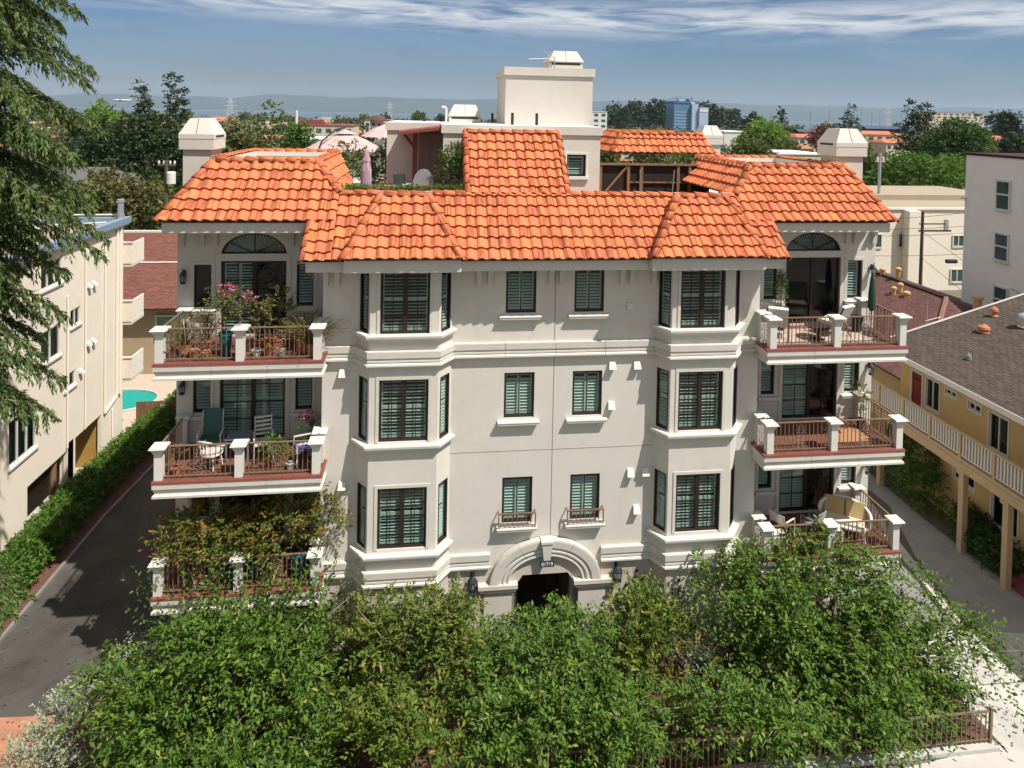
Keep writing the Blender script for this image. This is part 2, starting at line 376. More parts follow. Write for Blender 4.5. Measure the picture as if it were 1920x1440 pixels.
def window(x, y, z, w, h, kind='single', rz=0.0, shut='full', name='window', parent=B, label=None):
    f, g_, s_, i_ = win_parts(w, h, kind, shut)
    o = ob(name, f, parent, (x, y, z), rz, label=label)
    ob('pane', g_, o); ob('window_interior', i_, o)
    if s_: ob('shutter', s_, o)
    return o
def surround(x, y, z, w, h, rz=0.0, t=.085, p=.022, parent=B):
    mb = MB(); mb.box(-t,0,-p,.02,-.0,h+t); mb.box(w,w+t,-p,.02,0,h+t); mb.box(0,w,-p+.002,.02,h,h+t)
    return ob('window_surround', mb, parent, (x, y, z), rz, m_trim)
SILL = [(0,.0),(.15,.0),(.16,-.03),(.15,-.07),(.09,-.085),(0,-.09)]
def sill(x0, x1, y, z, parent=B, rz=0, dep=.16):
    mb = MB(); mb.frustum((x0,x1,y-dep,y+.0),(x0,x1,y-dep,y),z-.085,z-.02); mb.frustum((x0-.02,x1+.02,y-dep-.02,y),(x0-.01,x1+.01,y-dep-.01,y),z-.02,z+.012)
    mb.box(x0+.06,x1-.06,y-.06,y,z-.14,z-.086)
    return ob('window_sill', mb, parent, mat=m_white)

# ---- centre wall and bays, floors 1-3 (floor pitch 3.05 m)
def bay(cx):
    s = 1 if cx > 0 else -1
    fx0, fx1 = (3.31, 5.17) if s > 0 else (-5.18, -3.32); bx0, bx1 = (3.0, 5.58) if s > 0 else (-5.55, -2.94)
    wx0, wx1 = (3.55, 4.88) if s > 0 else (-4.91, -3.575)
    rows = [(9.64, 11.38), (6.67, 8.39), (3.70, 5.40)]
    wall('bay_wall', (fx0,-.5), (fx1,-.5), 2.7, 11.42, [(wx0-fx0, wx1-fx0, a, b) for a, b in rows])
    lf = math.dist((bx0,0),(fx0,-.5)); rl = math.atan2(-.5, fx0-bx0); lr = math.dist((fx1,-.5),(bx1,0)); rr = math.atan2(.5, bx1-fx1)
    sw = .42; l0 = lf*.5-sw*.5+.02; r0 = lr*.5-sw*.5
    wall('bay_wall', (bx0,0), (fx0,-.5), 2.7, 11.42, [(l0, l0+sw, a, b) for a, b in rows])
    wall('bay_wall', (fx1,-.5), (bx1,0), 2.7, 11.42, [(r0, r0+sw, a, b) for a, b in rows])
    for a, b in rows:
        window(wx0, -.5, a, wx1-wx0, b-a, 'casement'); surround(wx0, -.5, a, wx1-wx0, b-a)
        window(bx0+math.cos(rl)*l0+math.sin(rl)*.055, math.sin(rl)*l0-math.cos(rl)*.055, a, sw, b-a, 'slim', rl)
        window(fx1+math.cos(rr)*r0+math.sin(rr)*.055, -.5+math.sin(rr)*r0-math.cos(rr)*.055, a, sw, b-a, 'slim', rr)
    pth = [(bx0-.02, .02), (bx0, 0), (fx0, -.5), (fx1, -.5), (bx1, 0), (bx1+.02, .02)][1:-1]
    for z in (9.62, 6.60, 3.57):
        ob('bay_sill', merged(sweep(pth, [(0,.03),(.16,.03),(.17,0),(.16,-.06),(.10,-.09),(.05,-.17),(0,-.18)], z)), B, mat=m_white)
bay(-4.24); bay(4.24)
rows_c = [(10.02, 11.33), (6.99, 8.30), (3.93, 5.27)]
cw = [(-1.43,-.555), (.56,1.435)]
DX0, DX1, DZ = -.96, .70, 2.42                     # entrance opening
holes = [(a+2.94, b+2.94, z0, z1) for a, b in cw for z0, z1 in rows_c]
wall('front_wall', (-2.94,0), (-.011,0), 2.7, 11.42, [h for h in holes if h[0] < 2.9])
wall('front_wall', (.011,0), (3.0,0), 2.7, 11.42, [(a-2.951, b-2.951, c, d) for a, b, c, d in holes if a > 2.9])
ob('control_joint', MB().box(-.011,.011,.006,.02,2.7,11.42), B, mat=m_concd)
for x0, x1 in ((-2.94,-.012), (.012,3.0)):
    ob('control_joint', MB().box(x0,x1,-.003,.001,6.03,6.045), B, mat=m_concd)
wall('front_wall', (-6.5,0), (-5.55,0), 2.7, 11.42); wall('front_wall', (5.58,0), (6.2,0), 2.7, 11.42)
wall('side_wall', (-6.5,1.25), (-6.5,0), 0, 11.9); wall('side_wall', (6.2,0), (6.2,1.25), 0, 11.9)
for (a, b) in cw:
    for i, (z0, z1) in enumerate(rows_c):
        window(a, 0, z0, b-a, z1-z0, 'single')
        if i < 2: sill(a-.17, b+.13, 0, z0-.06)
        else:
            sill(a-.14, b+.12, 0, z0-.05, dep=.2)
            g_ = MB()                                             # low flower rail in front of the window
            x0, x1, y = a-.10, b+.08, -.17
            ry = z0+.36
            g_.box(x0,x1,y-.018,y+.018,ry,ry+.035); g_.box(x0,x1,y-.014,y+.014,z0+.02,z0+.045)
            for xx in (x0, x1): g_.box(xx-.014,xx+.014,y,.0,ry+.003,ry+.03); g_.box(xx-.016,xx+.016,y-.016,y+.016,z0-.04,ry)
            wr = ob('window_rail', g_, B, mat=m_rail)
            for k in range(1, 8):
                xx = x0+(x1-x0)*k/8; ob('baluster', MB().box(xx-.008,xx+.008,y-.008,y+.008,z0+.046,ry-.001), wr, mat=m_rail)

# ---- ledges that run round the whole front
BAND = [(0,0),(.115,0),(.12,-.02),(.115,-.185),(.075,-.195),(.075,-.245),(.10,-.255),(.10,-.305),(.07,-.315),(.14,-.36),(.14,-.405),(.02,-.42),(0,-.42)]
for z in (9.2, 3.13):
    led = ob('ledge', MB().box(-.01,.01,.02,.04,z-.3,z-.2), B, mat=m_trim)
    pts = OUT[1:-1]
    if z < 5:
        pcs = sweep(pts[:5]+[(-1.75,0)], BAND, z, 1.45, .006) + sweep([(1.5,0)]+pts[5:], BAND, z, 1.45, .006)
    else: pcs = sweep(pts, BAND, z, 1.45, .006)
    for mb in pcs: ob('ledge_block', mb, led, mat=m_trim)

# ---- ground floor: backing wall and stone blocks laid in courses
ob('base_wall', merged([MB().poly((a[0],a[1]+.0,0),(b[0],b[1],0),(b[0],b[1],2.70),(a[0],a[1],2.70)) for a, b in zip(OUT[1:5], OUT[2:6])] +
                       [MB().poly((-2.94,0,0),(DX0,0,0),(DX0,0,2.70),(-2.94,0,2.70)), MB().poly((DX1,0,0),(3.0,0,0),(3.0,0,2.70),(DX1,0,2.70)), MB().poly((DX0,0,DZ),(DX1,0,DZ),(DX1,0,2.70),(DX0,0,2.70))] +
                       [MB().poly((a[0],a[1],0),(b[0],b[1],0),(b[0],b[1],2.70),(a[0],a[1],2.70)) for a, b in zip(OUT[6:10], OUT[7:11])]), B, mat=m_concd)
stone = ob('stone_base', MB().box(-6.49,-6.4,.02,.06,0,.2), B, mat=m_stone)
def courses(p0, p1):
    ln = math.dist(p0, p1); a = math.atan2(p1[1]-p0[1], p1[0]-p0[0]); h = .452
    for c in range(6):
        n = max(1, round(ln/.95)); step = ln/n; x = 0.0; off = step*.5 if (c % 2 and n > 1) else 0
        cuts = sorted({0.0, ln, *[off+step*k for k in range(n+1) if 0 < off+step*k < ln]})
        for u, v in zip(cuts, cuts[1:]):
            if v-u < .05: continue
            X0 = p0[0]+math.cos(a)*u; X1 = p0[0]+math.cos(a)*v
            if abs(a) < .01 and X1 > DX0-.45 and X0 < DX1+.45 and c*h < DZ+.3:
                if X0 > DX0-.45 and X1 < DX1+.45: continue
                if X0 < DX0-.45: v = DX0-.45-p0[0]
                else: u = DX1+.45-p0[0]
            pr_ = .022+rnd.uniform(-.004,.006)
            ob('stone_block', MB().box(u+.006, v-.006, -pr_, .01, c*h+.006, (c+1)*h-.006 if c < 5 else 2.70), stone, (p0[0], p0[1], 0), a, m_stone)
for i in (1, 2, 3, 4): courses(OUT[i], OUT[i+1])
courses((-2.94,0),(3.0,0))
for i in (6, 7, 8, 9): courses(OUT[i], OUT[i+1])

# ---- entrance arch
ent = ob('entrance_arch', MB().box(-1.9,-1.1,-.12,-.03,0,2.059), B, mat=m_trim); ob('pier', MB().box(.84,1.64,-.12,-.03,0,2.059), ent, mat=m_trim)
for x0, x1 in ((-2.04,-.99),(.73,1.78)): ob('impost', MB().box(x0,x1,-.19,-.03,2.06,2.16).box(x0-.04,x1+.04,-.23,-.03,2.1605,2.27), ent, mat=m_trim)
acx, aw, ah, az0 = -.13, 1.62, 1.23, 2.272
prof = [(1.0,-.02),(1.0,-.20),(.965,-.21),(.84,-.20),(.825,-.15),(.79,-.15),(.775,-.18),(.745,-.18),(.735,-.12),(.70,-.12),(.69,-.16),(.665,-.165),(.655,-.02)]
nseg = 36
def arch_pt(k, t): th = PI*t; return (acx-math.cos(th)*aw*k, None, az0+math.sin(th)*ah*(1-(1-k)*1.18))
for seg in range(6):
    if seg in (): continue
    mb = MB(); m_ = len(prof); n = nseg//6; vs = []
    for i in range(n+1):
        t = (seg*n+i)/nseg; t = t+.0012 if i == 0 and seg else (t-.0012 if i == n and seg < 5 else t)
        for k, y in prof: p = arch_pt(k, t); vs.append((p[0], y, p[2]))
    mb.add(vs, [(i*m_+j, (i+1)*m_+j, (i+1)*m_+j+1, i*m_+j+1) for i in range(n) for j in range(m_-1)] + [tuple(range(m_)), tuple(n*m_+j for j in range(m_))[::-1]])
    ob('arch_stone', mb, ent, mat=m_trim)
tym = MB(); N_ = 24
top = [arch_pt(.70, i/N_) for i in range(N_+1)]
pts_in = [(DX0, DZ-.32), (DX0+.02, DZ-.20), (DX0+.18, DZ), (DX1-.18, DZ), (DX1-.02, DZ-.20), (DX1, DZ-.32)]
tp = [(p[0], -.045, p[2]) for p in top]
tym.poly(*([(acx-aw*.70, -.045, 2.0)] + tp + [(acx+aw*.70, -.045, 2.0), (DX1, -.045, 2.0), (DX1, -.045, DZ-.24), (DX1-.17, -.045, DZ), (DX0+.17, -.045, DZ), (DX0, -.045, DZ-.24), (DX0, -.045, 2.0)]))
tym.poly((DX0+.17,-.045,DZ),(DX1-.17,-.045,DZ),(DX1-.17,.5,DZ),(DX0+.17,.5,DZ)); tym.poly((DX0,-.045,DZ-.24),(DX0+.17,-.045,DZ),(DX0+.17,.5,DZ),(DX0,.5,DZ-.24)); tym.poly((DX1,-.045,DZ-.24),(DX1-.17,-.045,DZ),(DX1-.17,.5,DZ),(DX1,.5,DZ-.24))
tym.poly((DX0,-.045,0),(DX0,.5,0),(DX0,.5,DZ-.24),(DX0,-.045,DZ-.24)); tym.poly((DX1,-.045,0),(DX1,.5,0),(DX1,.5,DZ-.24),(DX1,-.045,DZ-.24))
ob('tympanum', tym, ent, mat=m_stone)
ob('keystone', MB().frustum((-.225,-.035,-.29,-.03),(-.28,.02,-.31,-.03),2.97,3.46).box(-.31,.05,-.335,-.03,3.461,3.53), ent, mat=m_trim)
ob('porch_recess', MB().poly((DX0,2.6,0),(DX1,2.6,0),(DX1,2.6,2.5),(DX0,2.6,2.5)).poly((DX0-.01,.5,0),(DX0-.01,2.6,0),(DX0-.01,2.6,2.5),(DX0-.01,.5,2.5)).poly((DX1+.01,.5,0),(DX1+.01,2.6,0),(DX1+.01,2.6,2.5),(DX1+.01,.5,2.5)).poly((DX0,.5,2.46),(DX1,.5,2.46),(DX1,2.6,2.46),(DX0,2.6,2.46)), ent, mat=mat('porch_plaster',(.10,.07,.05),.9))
dr = ob('entrance_door', MB().box(-.62,.36,2.5,2.56,0,2.1), B, mat=mat('door_wood',(.06,.025,.015),.5,.2,6))
ob('door_pane', MB().box(-.42,.16,2.48,2.499,1.0,1.9), dr, mat=m_glassd); ob('door_handle', MB().box(.26,.30,2.44,2.499,.95,1.15), dr, mat=m_grey)
plate = ob('number_plate', MB().box(-.335,.075,-.315,-.292,2.80,2.965), B, mat=m_rub)
plate.parent = B
def text(body, size, mtl, parent, loc, name='house_number', rot=(PI/2, 0, 0), ext=.004, align='CENTER'):
    cu = bpy.data.curves.new(name, 'FONT'); cu.body = body; cu.size = size; cu.extrude = ext; cu.align_x = align; cu.align_y = 'CENTER'
    tmp = bpy.data.objects.new('tmp_text', cu); COL.objects.link(tmp); dg = bpy.context.evaluated_depsgraph_get()
    me = bpy.data.meshes.new_from_object(tmp.evaluated_get(dg)); bpy.data.objects.remove(tmp); me.materials.clear(); me.materials.append(mtl)
    o = ob(name, me, parent, loc); o.rotation_euler = rot; return o
m_lett = mat('number_white', (.8,.82,.84), .5)
text('01719', .135, m_lett, plate, (-.13, -.318, 2.88))

# ---- wings: recessed walls with arched slider, side windows, every floor
WY = 1.25
def wing(s):
    if s < 0: x0, x1 = -10.77, -6.5; sl = (-9.57,-7.74); sw = [(-10.31,-9.83), (-7.45,-6.97)]
    else: x0, x1 = 6.2, 10.78; sl = (7.70,9.57); sw = [(6.97,7.42), (9.82,10.33)]
    fl = [9.09, 6.02, 2.97]; holes = []
    for i, z in enumerate(fl):
        holes.append((sl[0]-x0, sl[1]-x0, z+.05, z+2.2))
        for a, b in sw: holes.append((a-x0, b-x0, z+.86, z+2.1))
    holes.append((sl[0]-x0, sl[1]-x0, 11.47, 12.09))
    wall('wing_wall', (x0, WY), (x1, WY), 0, 12.45, holes)
    for i, z in enumerate(fl):
        w_ = sl[1]-sl[0]
        kind, shut = {(-1,0):('slider_open','left'), (-1,1):('slider','full'), (-1,2):('slider','none'), (1,0):('slider_open','none'), (1,1):('slider','left'), (1,2):('slider','left')}[(s,i)]
        if s > 0 and i == 0: kind = 'plain_slider'
        sd_ = window(sl[0], WY, z+.05, w_, 2.15, 'slider' if kind == 'slider' else 'slider_open' if kind == 'slider_open' else 'slider_plain', shut=shut, name='sliding_door')
        if kind == 'plain_slider': ob('door_stile', MB().box(w_/2-.05,w_/2+.05,.05,.11,.066,2.08), sd_, mat=m_frame)
        ob('door_surround', MB().box(-.13,0,-.03,.02,0,2.3 if i else 2.36).box(w_,w_+.13,-.03,.02,0,2.3 if i else 2.36).box(0,w_,-.028,.02,2.151,2.3 if i else 2.36), B, (sl[0],WY,z+.05), mat=m_trim)
        for k, (a, b) in enumerate(sw):
            window(a, WY, z+.86, b-a, 1.24, 'slim', shut='none' if (s < 0 and i in (0,2) and k == 0) else 'full'); surround(a, WY, z+.86, b-a, 1.24, t=.10)
            sill(a-.12, b+.12, WY, z+.80, dep=.13)
    # arched fanlight
    cx, rx, rz_, zb = (sl[0]+sl[1])/2, (sl[1]-sl[0])/2, .62, 11.47
    fill = MB(); n = 24; fr = MB()
    pt = lambda k, i: (cx-math.cos(PI*i/n)*rx*k, zb+math.sin(PI*i/n)*rz_*(k if k <= 1 else 1+(k-1)*1.6))
    for i in range(n):
        a, b = pt(1, i), pt(1, i+1)
        fill.poly((a[0],WY,a[1]),(b[0],WY,b[1]),(b[0],WY,12.09),(a[0],WY,12.09)); fill.poly((a[0],WY,a[1]),(a[0],WY+.13,a[1]),(b[0],WY+.13,b[1]),(b[0],WY,b[1]))
    ob('arch_wall', fill, B, mat=m_stucco)
    pts = [pt(.975, i) for i in range(n+1)]
    fr.path([(p[0], WY+.05, p[1]+.0) for p in pts], .032, 6); fr.box(cx-rx,cx+rx,WY+.03,WY+.09,zb,zb+.055)
    for ang in (36, 90, 144):
        th = RAD(ang); fr.path([(cx, WY+.06, zb+.03), (cx-math.cos(th)*rx*.96, WY+.06, zb+math.sin(th)*rz_*.96)], .014, 4)
    fan = ob('fanlight', fr, B, mat=m_frame)
    gl = MB().poly(*([(cx-rx,WY+.085,zb)]+[(p[0],WY+.085,p[1]) for p in pts]+[(cx+rx,WY+.085,zb)])); ob('pane', gl, fan, mat=m_glass)
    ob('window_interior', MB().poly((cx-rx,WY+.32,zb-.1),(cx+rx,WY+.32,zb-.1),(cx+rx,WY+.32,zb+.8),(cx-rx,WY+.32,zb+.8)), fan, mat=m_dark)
    fs = MB()
    for k in range(26):                                           # pleated fan shutter
        t0, t1 = PI*k/26, PI*(k+.62)/26
        P = lambda th, r_, y: (cx-math.cos(th)*rx*r_, y, zb+math.sin(th)*rz_*r_)
        fs.poly(P(t0,.08,WY+.15), P(t0,.97,WY+.15), P(t1,.97,WY+.20), P(t1,.08,WY+.20))
    ob('shutter', fs, fan, mat=m_shut)
    # outer side wall
    if s < 0: wall('side_wall', (-10.77,14.5), (-10.77,WY), 0, 12.45)
    else: wall('side_wall', (10.78,WY), (10.78,14.5), 0, 12.45)
wing(-1); wing(1)
wall('rear_wall', (10.78,14.5), (-10.77,14.5), 0, 12.45)

# ---- balconies
SLAB = [(0,-.063),(.0,-.20),(-.03,-.215),(-.03,-.27),(-.05,-.28),(-.05,-.345),(-.0,-.385),(-.0,-.44),(-.12,-.455)]
bal_me = MB().box(-.0095,.0095,-.0095,.0095,0,.765).mesh('baluster', m_rail)
post_me = MB().box(-.10,.10,-.10,.10,0,.71).box(-.125,.125,-.125,.125,.711,.735).frustum((-.115,.115,-.115,.115),(-.16,.16,-.16,.16),.736,.80).box(-.16,.16,-.16,.16,.8005,.85).frustum((-.205,.205,-.205,.205),(-.19,.19,-.19,.19),.851,.885)
post_me = post_me.mesh('balcony_post', m_white)
def scroll_mesh():
    mb = MB()
    def spiral(cx, cz, r0, sgn, flip):
        return [(cx+sgn*math.cos(th)*r0*(1-.10*th), 0, cz+flip*math.sin(th)*r0*(1-.10*th)) for th in np.linspace(-.6, 5.4, 16)]
    for sg in (-1, 1):
        for z in (.13, .38, .63):
            mb.path(spiral(sg*.075, z+.045, .062, sg, 1), .0085, 4); mb.path(spiral(sg*.075, z-.065, .05, sg, -1), .0085, 4)
        mb.path([(sg*.15, 0, 0), (sg*.15, 0, .765)], .0095, 4)
    mb.path([(0,0,0),(0,0,.765)], .0095, 4)
    return mb.mesh('scroll_panel', m_rail)
scroll_me = scroll_mesh()
bracket = MB().add([(-.07,0,0),(-.07,-.30,0),(-.07,-.30,-.07),(-.07,-.24,-.12),(-.07,-.16,-.15),(-.07,-.11,-.26),(-.07,-.09,-.55),(-.07,0,-.55),
                    (.07,0,0),(.07,-.30,0),(.07,-.30,-.07),(.07,-.24,-.12),(.07,-.16,-.15),(.07,-.11,-.26),(.07,-.09,-.55),(.07,0,-.55)],
                   [tuple(range(8)), tuple(range(15,7,-1))]+[(i+8,(i+1)%8+8,(i+1)%8,i) for i in range(8)]).mesh('eave_bracket', m_trim)
dentil = MB().frustum((-.19,.19,-.14,.14),(-.22,.22,-.17,.17),-.06,0).frustum((-.10,.10,-.08,.08),(-.13,.13,-.11,.11),-.15,-.0605).mesh('corbel', m_trim)
def rail_run(par, p0, p1, z, scroll=True):
    p0, p1 = Vector(p0), Vector(p1); d = p1-p0; ln = d.length; a = math.atan2(d.y, d.x)
    ob('handrail', MB().box(0,ln,-.026,.026,.845,.875), par, (p0.x,p0.y,z), a, m_rail)
    ob('bottom_rail', MB().box(0,ln,-.016,.016,.055,.08), par, (p0.x,p0.y,z), a, m_rail)
    n = max(2, round(ln/.125))
    for k in range(1, n):
        t = k/n
        if scroll and abs(t-.5)*ln < .17: continue
        p = p0+d*t; ob('baluster', bal_me, par, (p.x,p.y,z+.08), a)
    if scroll: p = p0+d*.5; ob('scroll_panel', scroll_me, par, (p.x,p.y,z+.08), a)
def balcony(s, z, floor):
    if s < 0: xi, xo, pxs = -6.35, -10.62, (-6.52,-8.49,-10.49)
    else: xi, xo, pxs = 6.05, 10.43, (6.26,8.24,10.30)
    a, b = min(xi,xo), max(xi,xo); yf = -.82; zt = z
    inner_y = -.005
    # slab with its floor finish
    mb = MB().box(a+.13,b-.13,yf+.13,WY-.005,zt-.44,zt-.012)
    bal = ob('balcony', mb, B, mat=m_trim)
    fl = ob('balcony_floor', MB().box(a+.02,b-.02,yf+.02,WY-.006,zt-.0115,zt), bal, mat=m_deck)
    if s < 0: path_ = [(a, WY-.01), (a, yf), (b, yf), (b, inner_y)]
    else: path_ = [(a, inner_y), (a, yf), (b, yf), (b, WY-.01)]
    for mb in sweep(path_, SLAB, zt, 1.45, .004): ob('edge_stone', mb, bal, mat=m_trim)
    ob('edge_flashing', merged(sweep(path_, [(-.02,-.004),(.012,-.004),(.014,-.062),(-.02,-.062)], zt)), bal, mat=m_red)
    yp = yf+.16
    for px in pxs: ob('balcony_post', post_me, bal, (px, yp, zt))
    ib = (pxs[0], -.10); obk = (pxs[2], WY-.12)
    ob('balcony_post', post_me, bal, (ib[0], ib[1]+.0, zt)); ob('balcony_post', post_me, bal, (obk[0], obk[1], zt))
    sg = -1 if s < 0 else 1
    for p, q_ in ((pxs[0],pxs[1]), (pxs[1],pxs[2])): rail_run(bal, (p+sg*.10, yp, 0), (q_-sg*.10, yp, 0), zt)
    rail_run(bal, (pxs[0], yp+.10, 0), (ib[0], ib[1]-.10, 0), zt, scroll=True); rail_run(bal, (pxs[2], yp+.10, 0), (obk[0], obk[1]-.10, 0), zt)
    for k in range(4): ob('corbel', dentil, bal, (a+.45+k*(b-a-.9)/3, -.30, zt-.44))
    sc_ = ob('scupper', MB().path([(0,0,0),(sg*.22,0,-.03)], .05, 8), bal, ((xo), .15, zt-.17), mat=m_white)
for s in (-1, 1):
    for f_, z in enumerate((9.09, 6.02, 2.97)): balcony(s, z, f_)

# ---- eaves: fascia boards, soffits, brackets
def fascia(path, z0, z1, name='fascia'):
    return ob(name, merged(sweep(path, [(0,z1-z0),(.0,.02),(-.012,0),(-.05,0),(-.05,z1-z0)], z0)), B, mat=m_stucco)
for FP in ([(-6.86,.15),(-6.86,-.68),(-5.84,-.68)], [(-2.75,-.68),(2.51,-.68)], [(5.84,-.68),(6.50,-.68),(6.50,.15)]): fascia(FP, 11.385, 11.685)
for x0, x1 in ((-5.83,-2.76),(2.52,5.83)): fascia([(x0,-.60),(x0,-1.0),(x1,-1.0),(x1,-.60)], 11.43, 11.785)
sof = MB().box(-6.82,6.46,-.64,.10,11.40,11.43)
for x0, x1 in ((-5.80,-2.82), (2.57,5.78)): sof.box(x0+.01,x1-.01,-.955,-.6405,11.445,11.475)
ob('soffit', sof, B, mat=m_stucco)
for s in (-1, 1):
    a, b = (-10.82,-6.87) if s < 0 else (6.52,10.50)
    fascia([(a, 12.0),(a,.23),(b,.23)] if s < 0 else [(a,.23),(b,.23),(b,12.0)], 12.27, 12.56)
    ob('soffit', MB().box(a+.04,b-.04,.27,1.8,12.285,12.315), B, mat=m_stucco)
def brackets(xs, y, z):
    for x in xs: ob('eave_bracket', bracket, B, (x, y, z))
brackets((-6.42,-6.12,-2.21,-1.89,-.14,.17,1.95,2.23,2.9), 0, 11.399)
brackets((-10.62,-10.07,-9.72,-7.60), WY, 12.284); brackets((7.50,9.75,10.04,10.68), WY, 12.284)

# ---- small fittings on the walls
vent_me = MB().add([(-.09,0,.10),(.09,0,.10),(-.085,-.06,.10),(.085,-.06,.10),(-.11,-.16,-.09),(.11,-.16,-.09),(-.09,0,-.09),(.09,0,-.09)],
                   [(0,1,3,2),(2,3,5,4),(4,5,7,6),(0,2,4,6),(1,7,5,3)]).mesh('vent_hood', m_white)
for x, z in ((-5.94,8.44),(-5.92,5.29),(1.71,8.46),(2.45,8.45),(1.71,7.29),(2.33,5.28),(2.78,5.29),(2.54,4.18)): ob('vent_hood', vent_me, B, (x,0,z))
ob('junction_box', MB().box(-.09,.09,-.05,0,-.09,.09), B, (2.21,0,10.18), mat=m_white)
m_lamp = mat('lamp_metal', (.025,.032,.042), .4); m_lampg = glass_mat('lamp_glass', (.7,.75,.78))
def lantern(x, y, z, sc_=1.0):
    mb = MB().lathe([(.085,-.2),(.10,-.18),(.10,-.15),(.085,-.14)],6).lathe([(.125,.10),(.12,.13),(.07,.20),(.03,.24),(.012,.30),(.02,.32),(0.004,.36)],6)
    for k in range(6): th = PI/3*k; mb.path([(math.cos(th)*.088,math.sin(th)*.088,-.15),(math.cos(th)*.118,math.sin(th)*.118,.10)], .008, 4)
    mb.path([(0,0,.20),(0,.06,.26),(0,.16,.18)], .014, 5); mb.box(-.05,.05,.13,.17,.04,.26)
    o = ob('wall_lantern', mb, B, (x, y-.17, z), mat=m_lamp); o.scale = (sc_,)*3
    ob('lantern_glass', MB().lathe([(.08,-.14),(.11,.10)],6,cap=False), o, mat=m_lampg)
for x, z in ((-10.56,10.84),(10.62,10.85),(-10.56,7.66),(10.64,7.65),(10.63,4.4)): lantern(x, WY, z, .8)
lantern(-2.24, -.03, 2.30, 1.15); lantern(1.98, -.03, 2.35, 1.15)
def grille(x, z, y=-.03):
    mb = MB().box(-.20,.20,-.03,0,-.25,.25)
    for dx, dz in ((-.30,-.02),(.30,-.02),(0,.36)): mb.box(dx-.035,dx+.035,-.04,0,dz-.035,dz+.035); mb.path([(dx*.7,-.02,dz*.7),(dx,-.02,dz)], .008, 4)
    g_ = ob('iron_ornament', MB().path([(-.17,-.03,-.25),(-.19,-.03,.22),(.19,-.03,.22),(.17,-.03,-.25)], .014, 4, closed=True), B, (x,y,z), mat=m_iron)
    ob('scrollwork', mb_scroll(), g_, mat=m_iron)
    for dx, dz in ((-.30,-.015),(.30,-.015),(0,.385)): ob('iron_bolt', MB().box(dx-.035,dx+.035,-.03,0,dz-.035,dz+.035), g_, mat=m_iron)
def mb_scroll():
    mb = MB()
    for sg in (-1,1):
        for cz, r0, fl in ((.08,.075,1),(-.10,.08,-1)):
            mb.path([(sg*.08+sg*math.cos(th)*r0*(1-.11*th), -.03, cz+fl*math.sin(th)*r0*(1-.11*th)) for th in np.linspace(-.8,5.6,18)], .012, 4)
    mb.path([(0,-.03,-.25),(0,-.03,.22)], .011, 4); return mb
grille(-4.45, 2.0, -.53); grille(3.70, 1.95, -.53); grille(2.6, 1.95); grille(-5.95, 1.85); grille(-5.0, 1.8, -.53)
ob('wall_speaker', MB().lathe([(.12,0),(.12,.03),(.10,.045),(.06,.03)],16).xform(Matrix.Rotation(PI/2,4,'X')), B, (-3.72,-.53,2.48), mat=m_white)
ob('wall_plaque', MB().box(-.07,.07,-.03,0,-.09,.09).box(-.012,.012,-.02,0,.09,.5), B, (-2.6,-.03,2.25), mat=m_stone)
# ================================================================ ROOF
ROOF = ob('roof', MB().box(-6.0,6.0,.95,3.2,12.3,12.38), B, mat=m_flat)
AL = RAD(44); CA, SA = math.cos(AL), math.sin(AL)
TW, TE, TL = .30, .368, .43
def tile_mesh():
    n = 8; xs = [TW*1.04*i/n for i in range(n+1)]
    def zz(t): return (.042*math.sin(PI*min(1, t/.62))**.8 if t < .62 else -.016*math.sin(PI*(t-.62)/.38)) + .016*(1-t)
    vs = []; uv = []
    for y, lift in ((0,.082),(TL,.004)):
        for x in xs: vs.append((x, y, zz(min(1,x/TW))+lift)); uv.append((x/TW, y/TL))
    for x in xs: vs.append((x, .003, zz(min(1,x/TW))+.082-.060)); uv.append((x/TW, 0))
    m = n+1
    fs = [(i,i+1,m+i+1,m+i) for i in range(n)] + [(2*m+i,2*m+i+1,i+1,i) for i in range(n)] + [(2*m,0,m)] + [(2*m+n,m+n,n)]
    me = bpy.data.meshes.new('roof_tile'); me.from_pydata(vs, [], fs); ul = me.uv_layers.new(name='UVMap')
    for lp in me.loops: ul.data[lp.index].uv = uv[lp.vertex_index]
    me.materials.append(m_tile); return me
tile_me = tile_mesh()
def cap_mesh():
    n = 8; vs = []; uv = []
    for y, r, lift in ((0,.135,.035),(.44,.115,.0)):
        for i in range(n+1): th = PI*i/n; vs.append((-math.cos(th)*r, y, math.sin(th)*r*.80+lift-.02)); uv.append((i/n, y/.44))
    for i in range(n+1): th = PI*i/n; vs.append((-math.cos(th)*.11, .002, math.sin(th)*.11*.80+.035-.03)); uv.append((i/n, 0))
    m = n+1; fs = [(i,m+i,m+i+1,i+1) for i in range(n)] + [(2*m+i,i,i+1,2*m+i+1) for i in range(n)]
    me = bpy.data.meshes.new('ridge_tile'); me.from_pydata(vs, [], [f[::-1] for f in fs]); ul = me.uv_layers.new(name='UVMap')
    for lp in me.loops: ul.data[lp.index].uv = uv[lp.vertex_index]
    me.materials.append(m_tile); me.polygons.foreach_set('use_smooth', [True]*len(me.polygons)); return me
cap_me = cap_mesh()
TILES = []                                                     # (distance, matrix, mesh)
def inside(poly, p):
    for (ax, ay), (bx, by) in zip(poly, poly[1:]+poly[:1]):
        if (bx-ax)*(p[1]-ay)-(by-ay)*(p[0]-ax) < -1e-6: return False
    return True
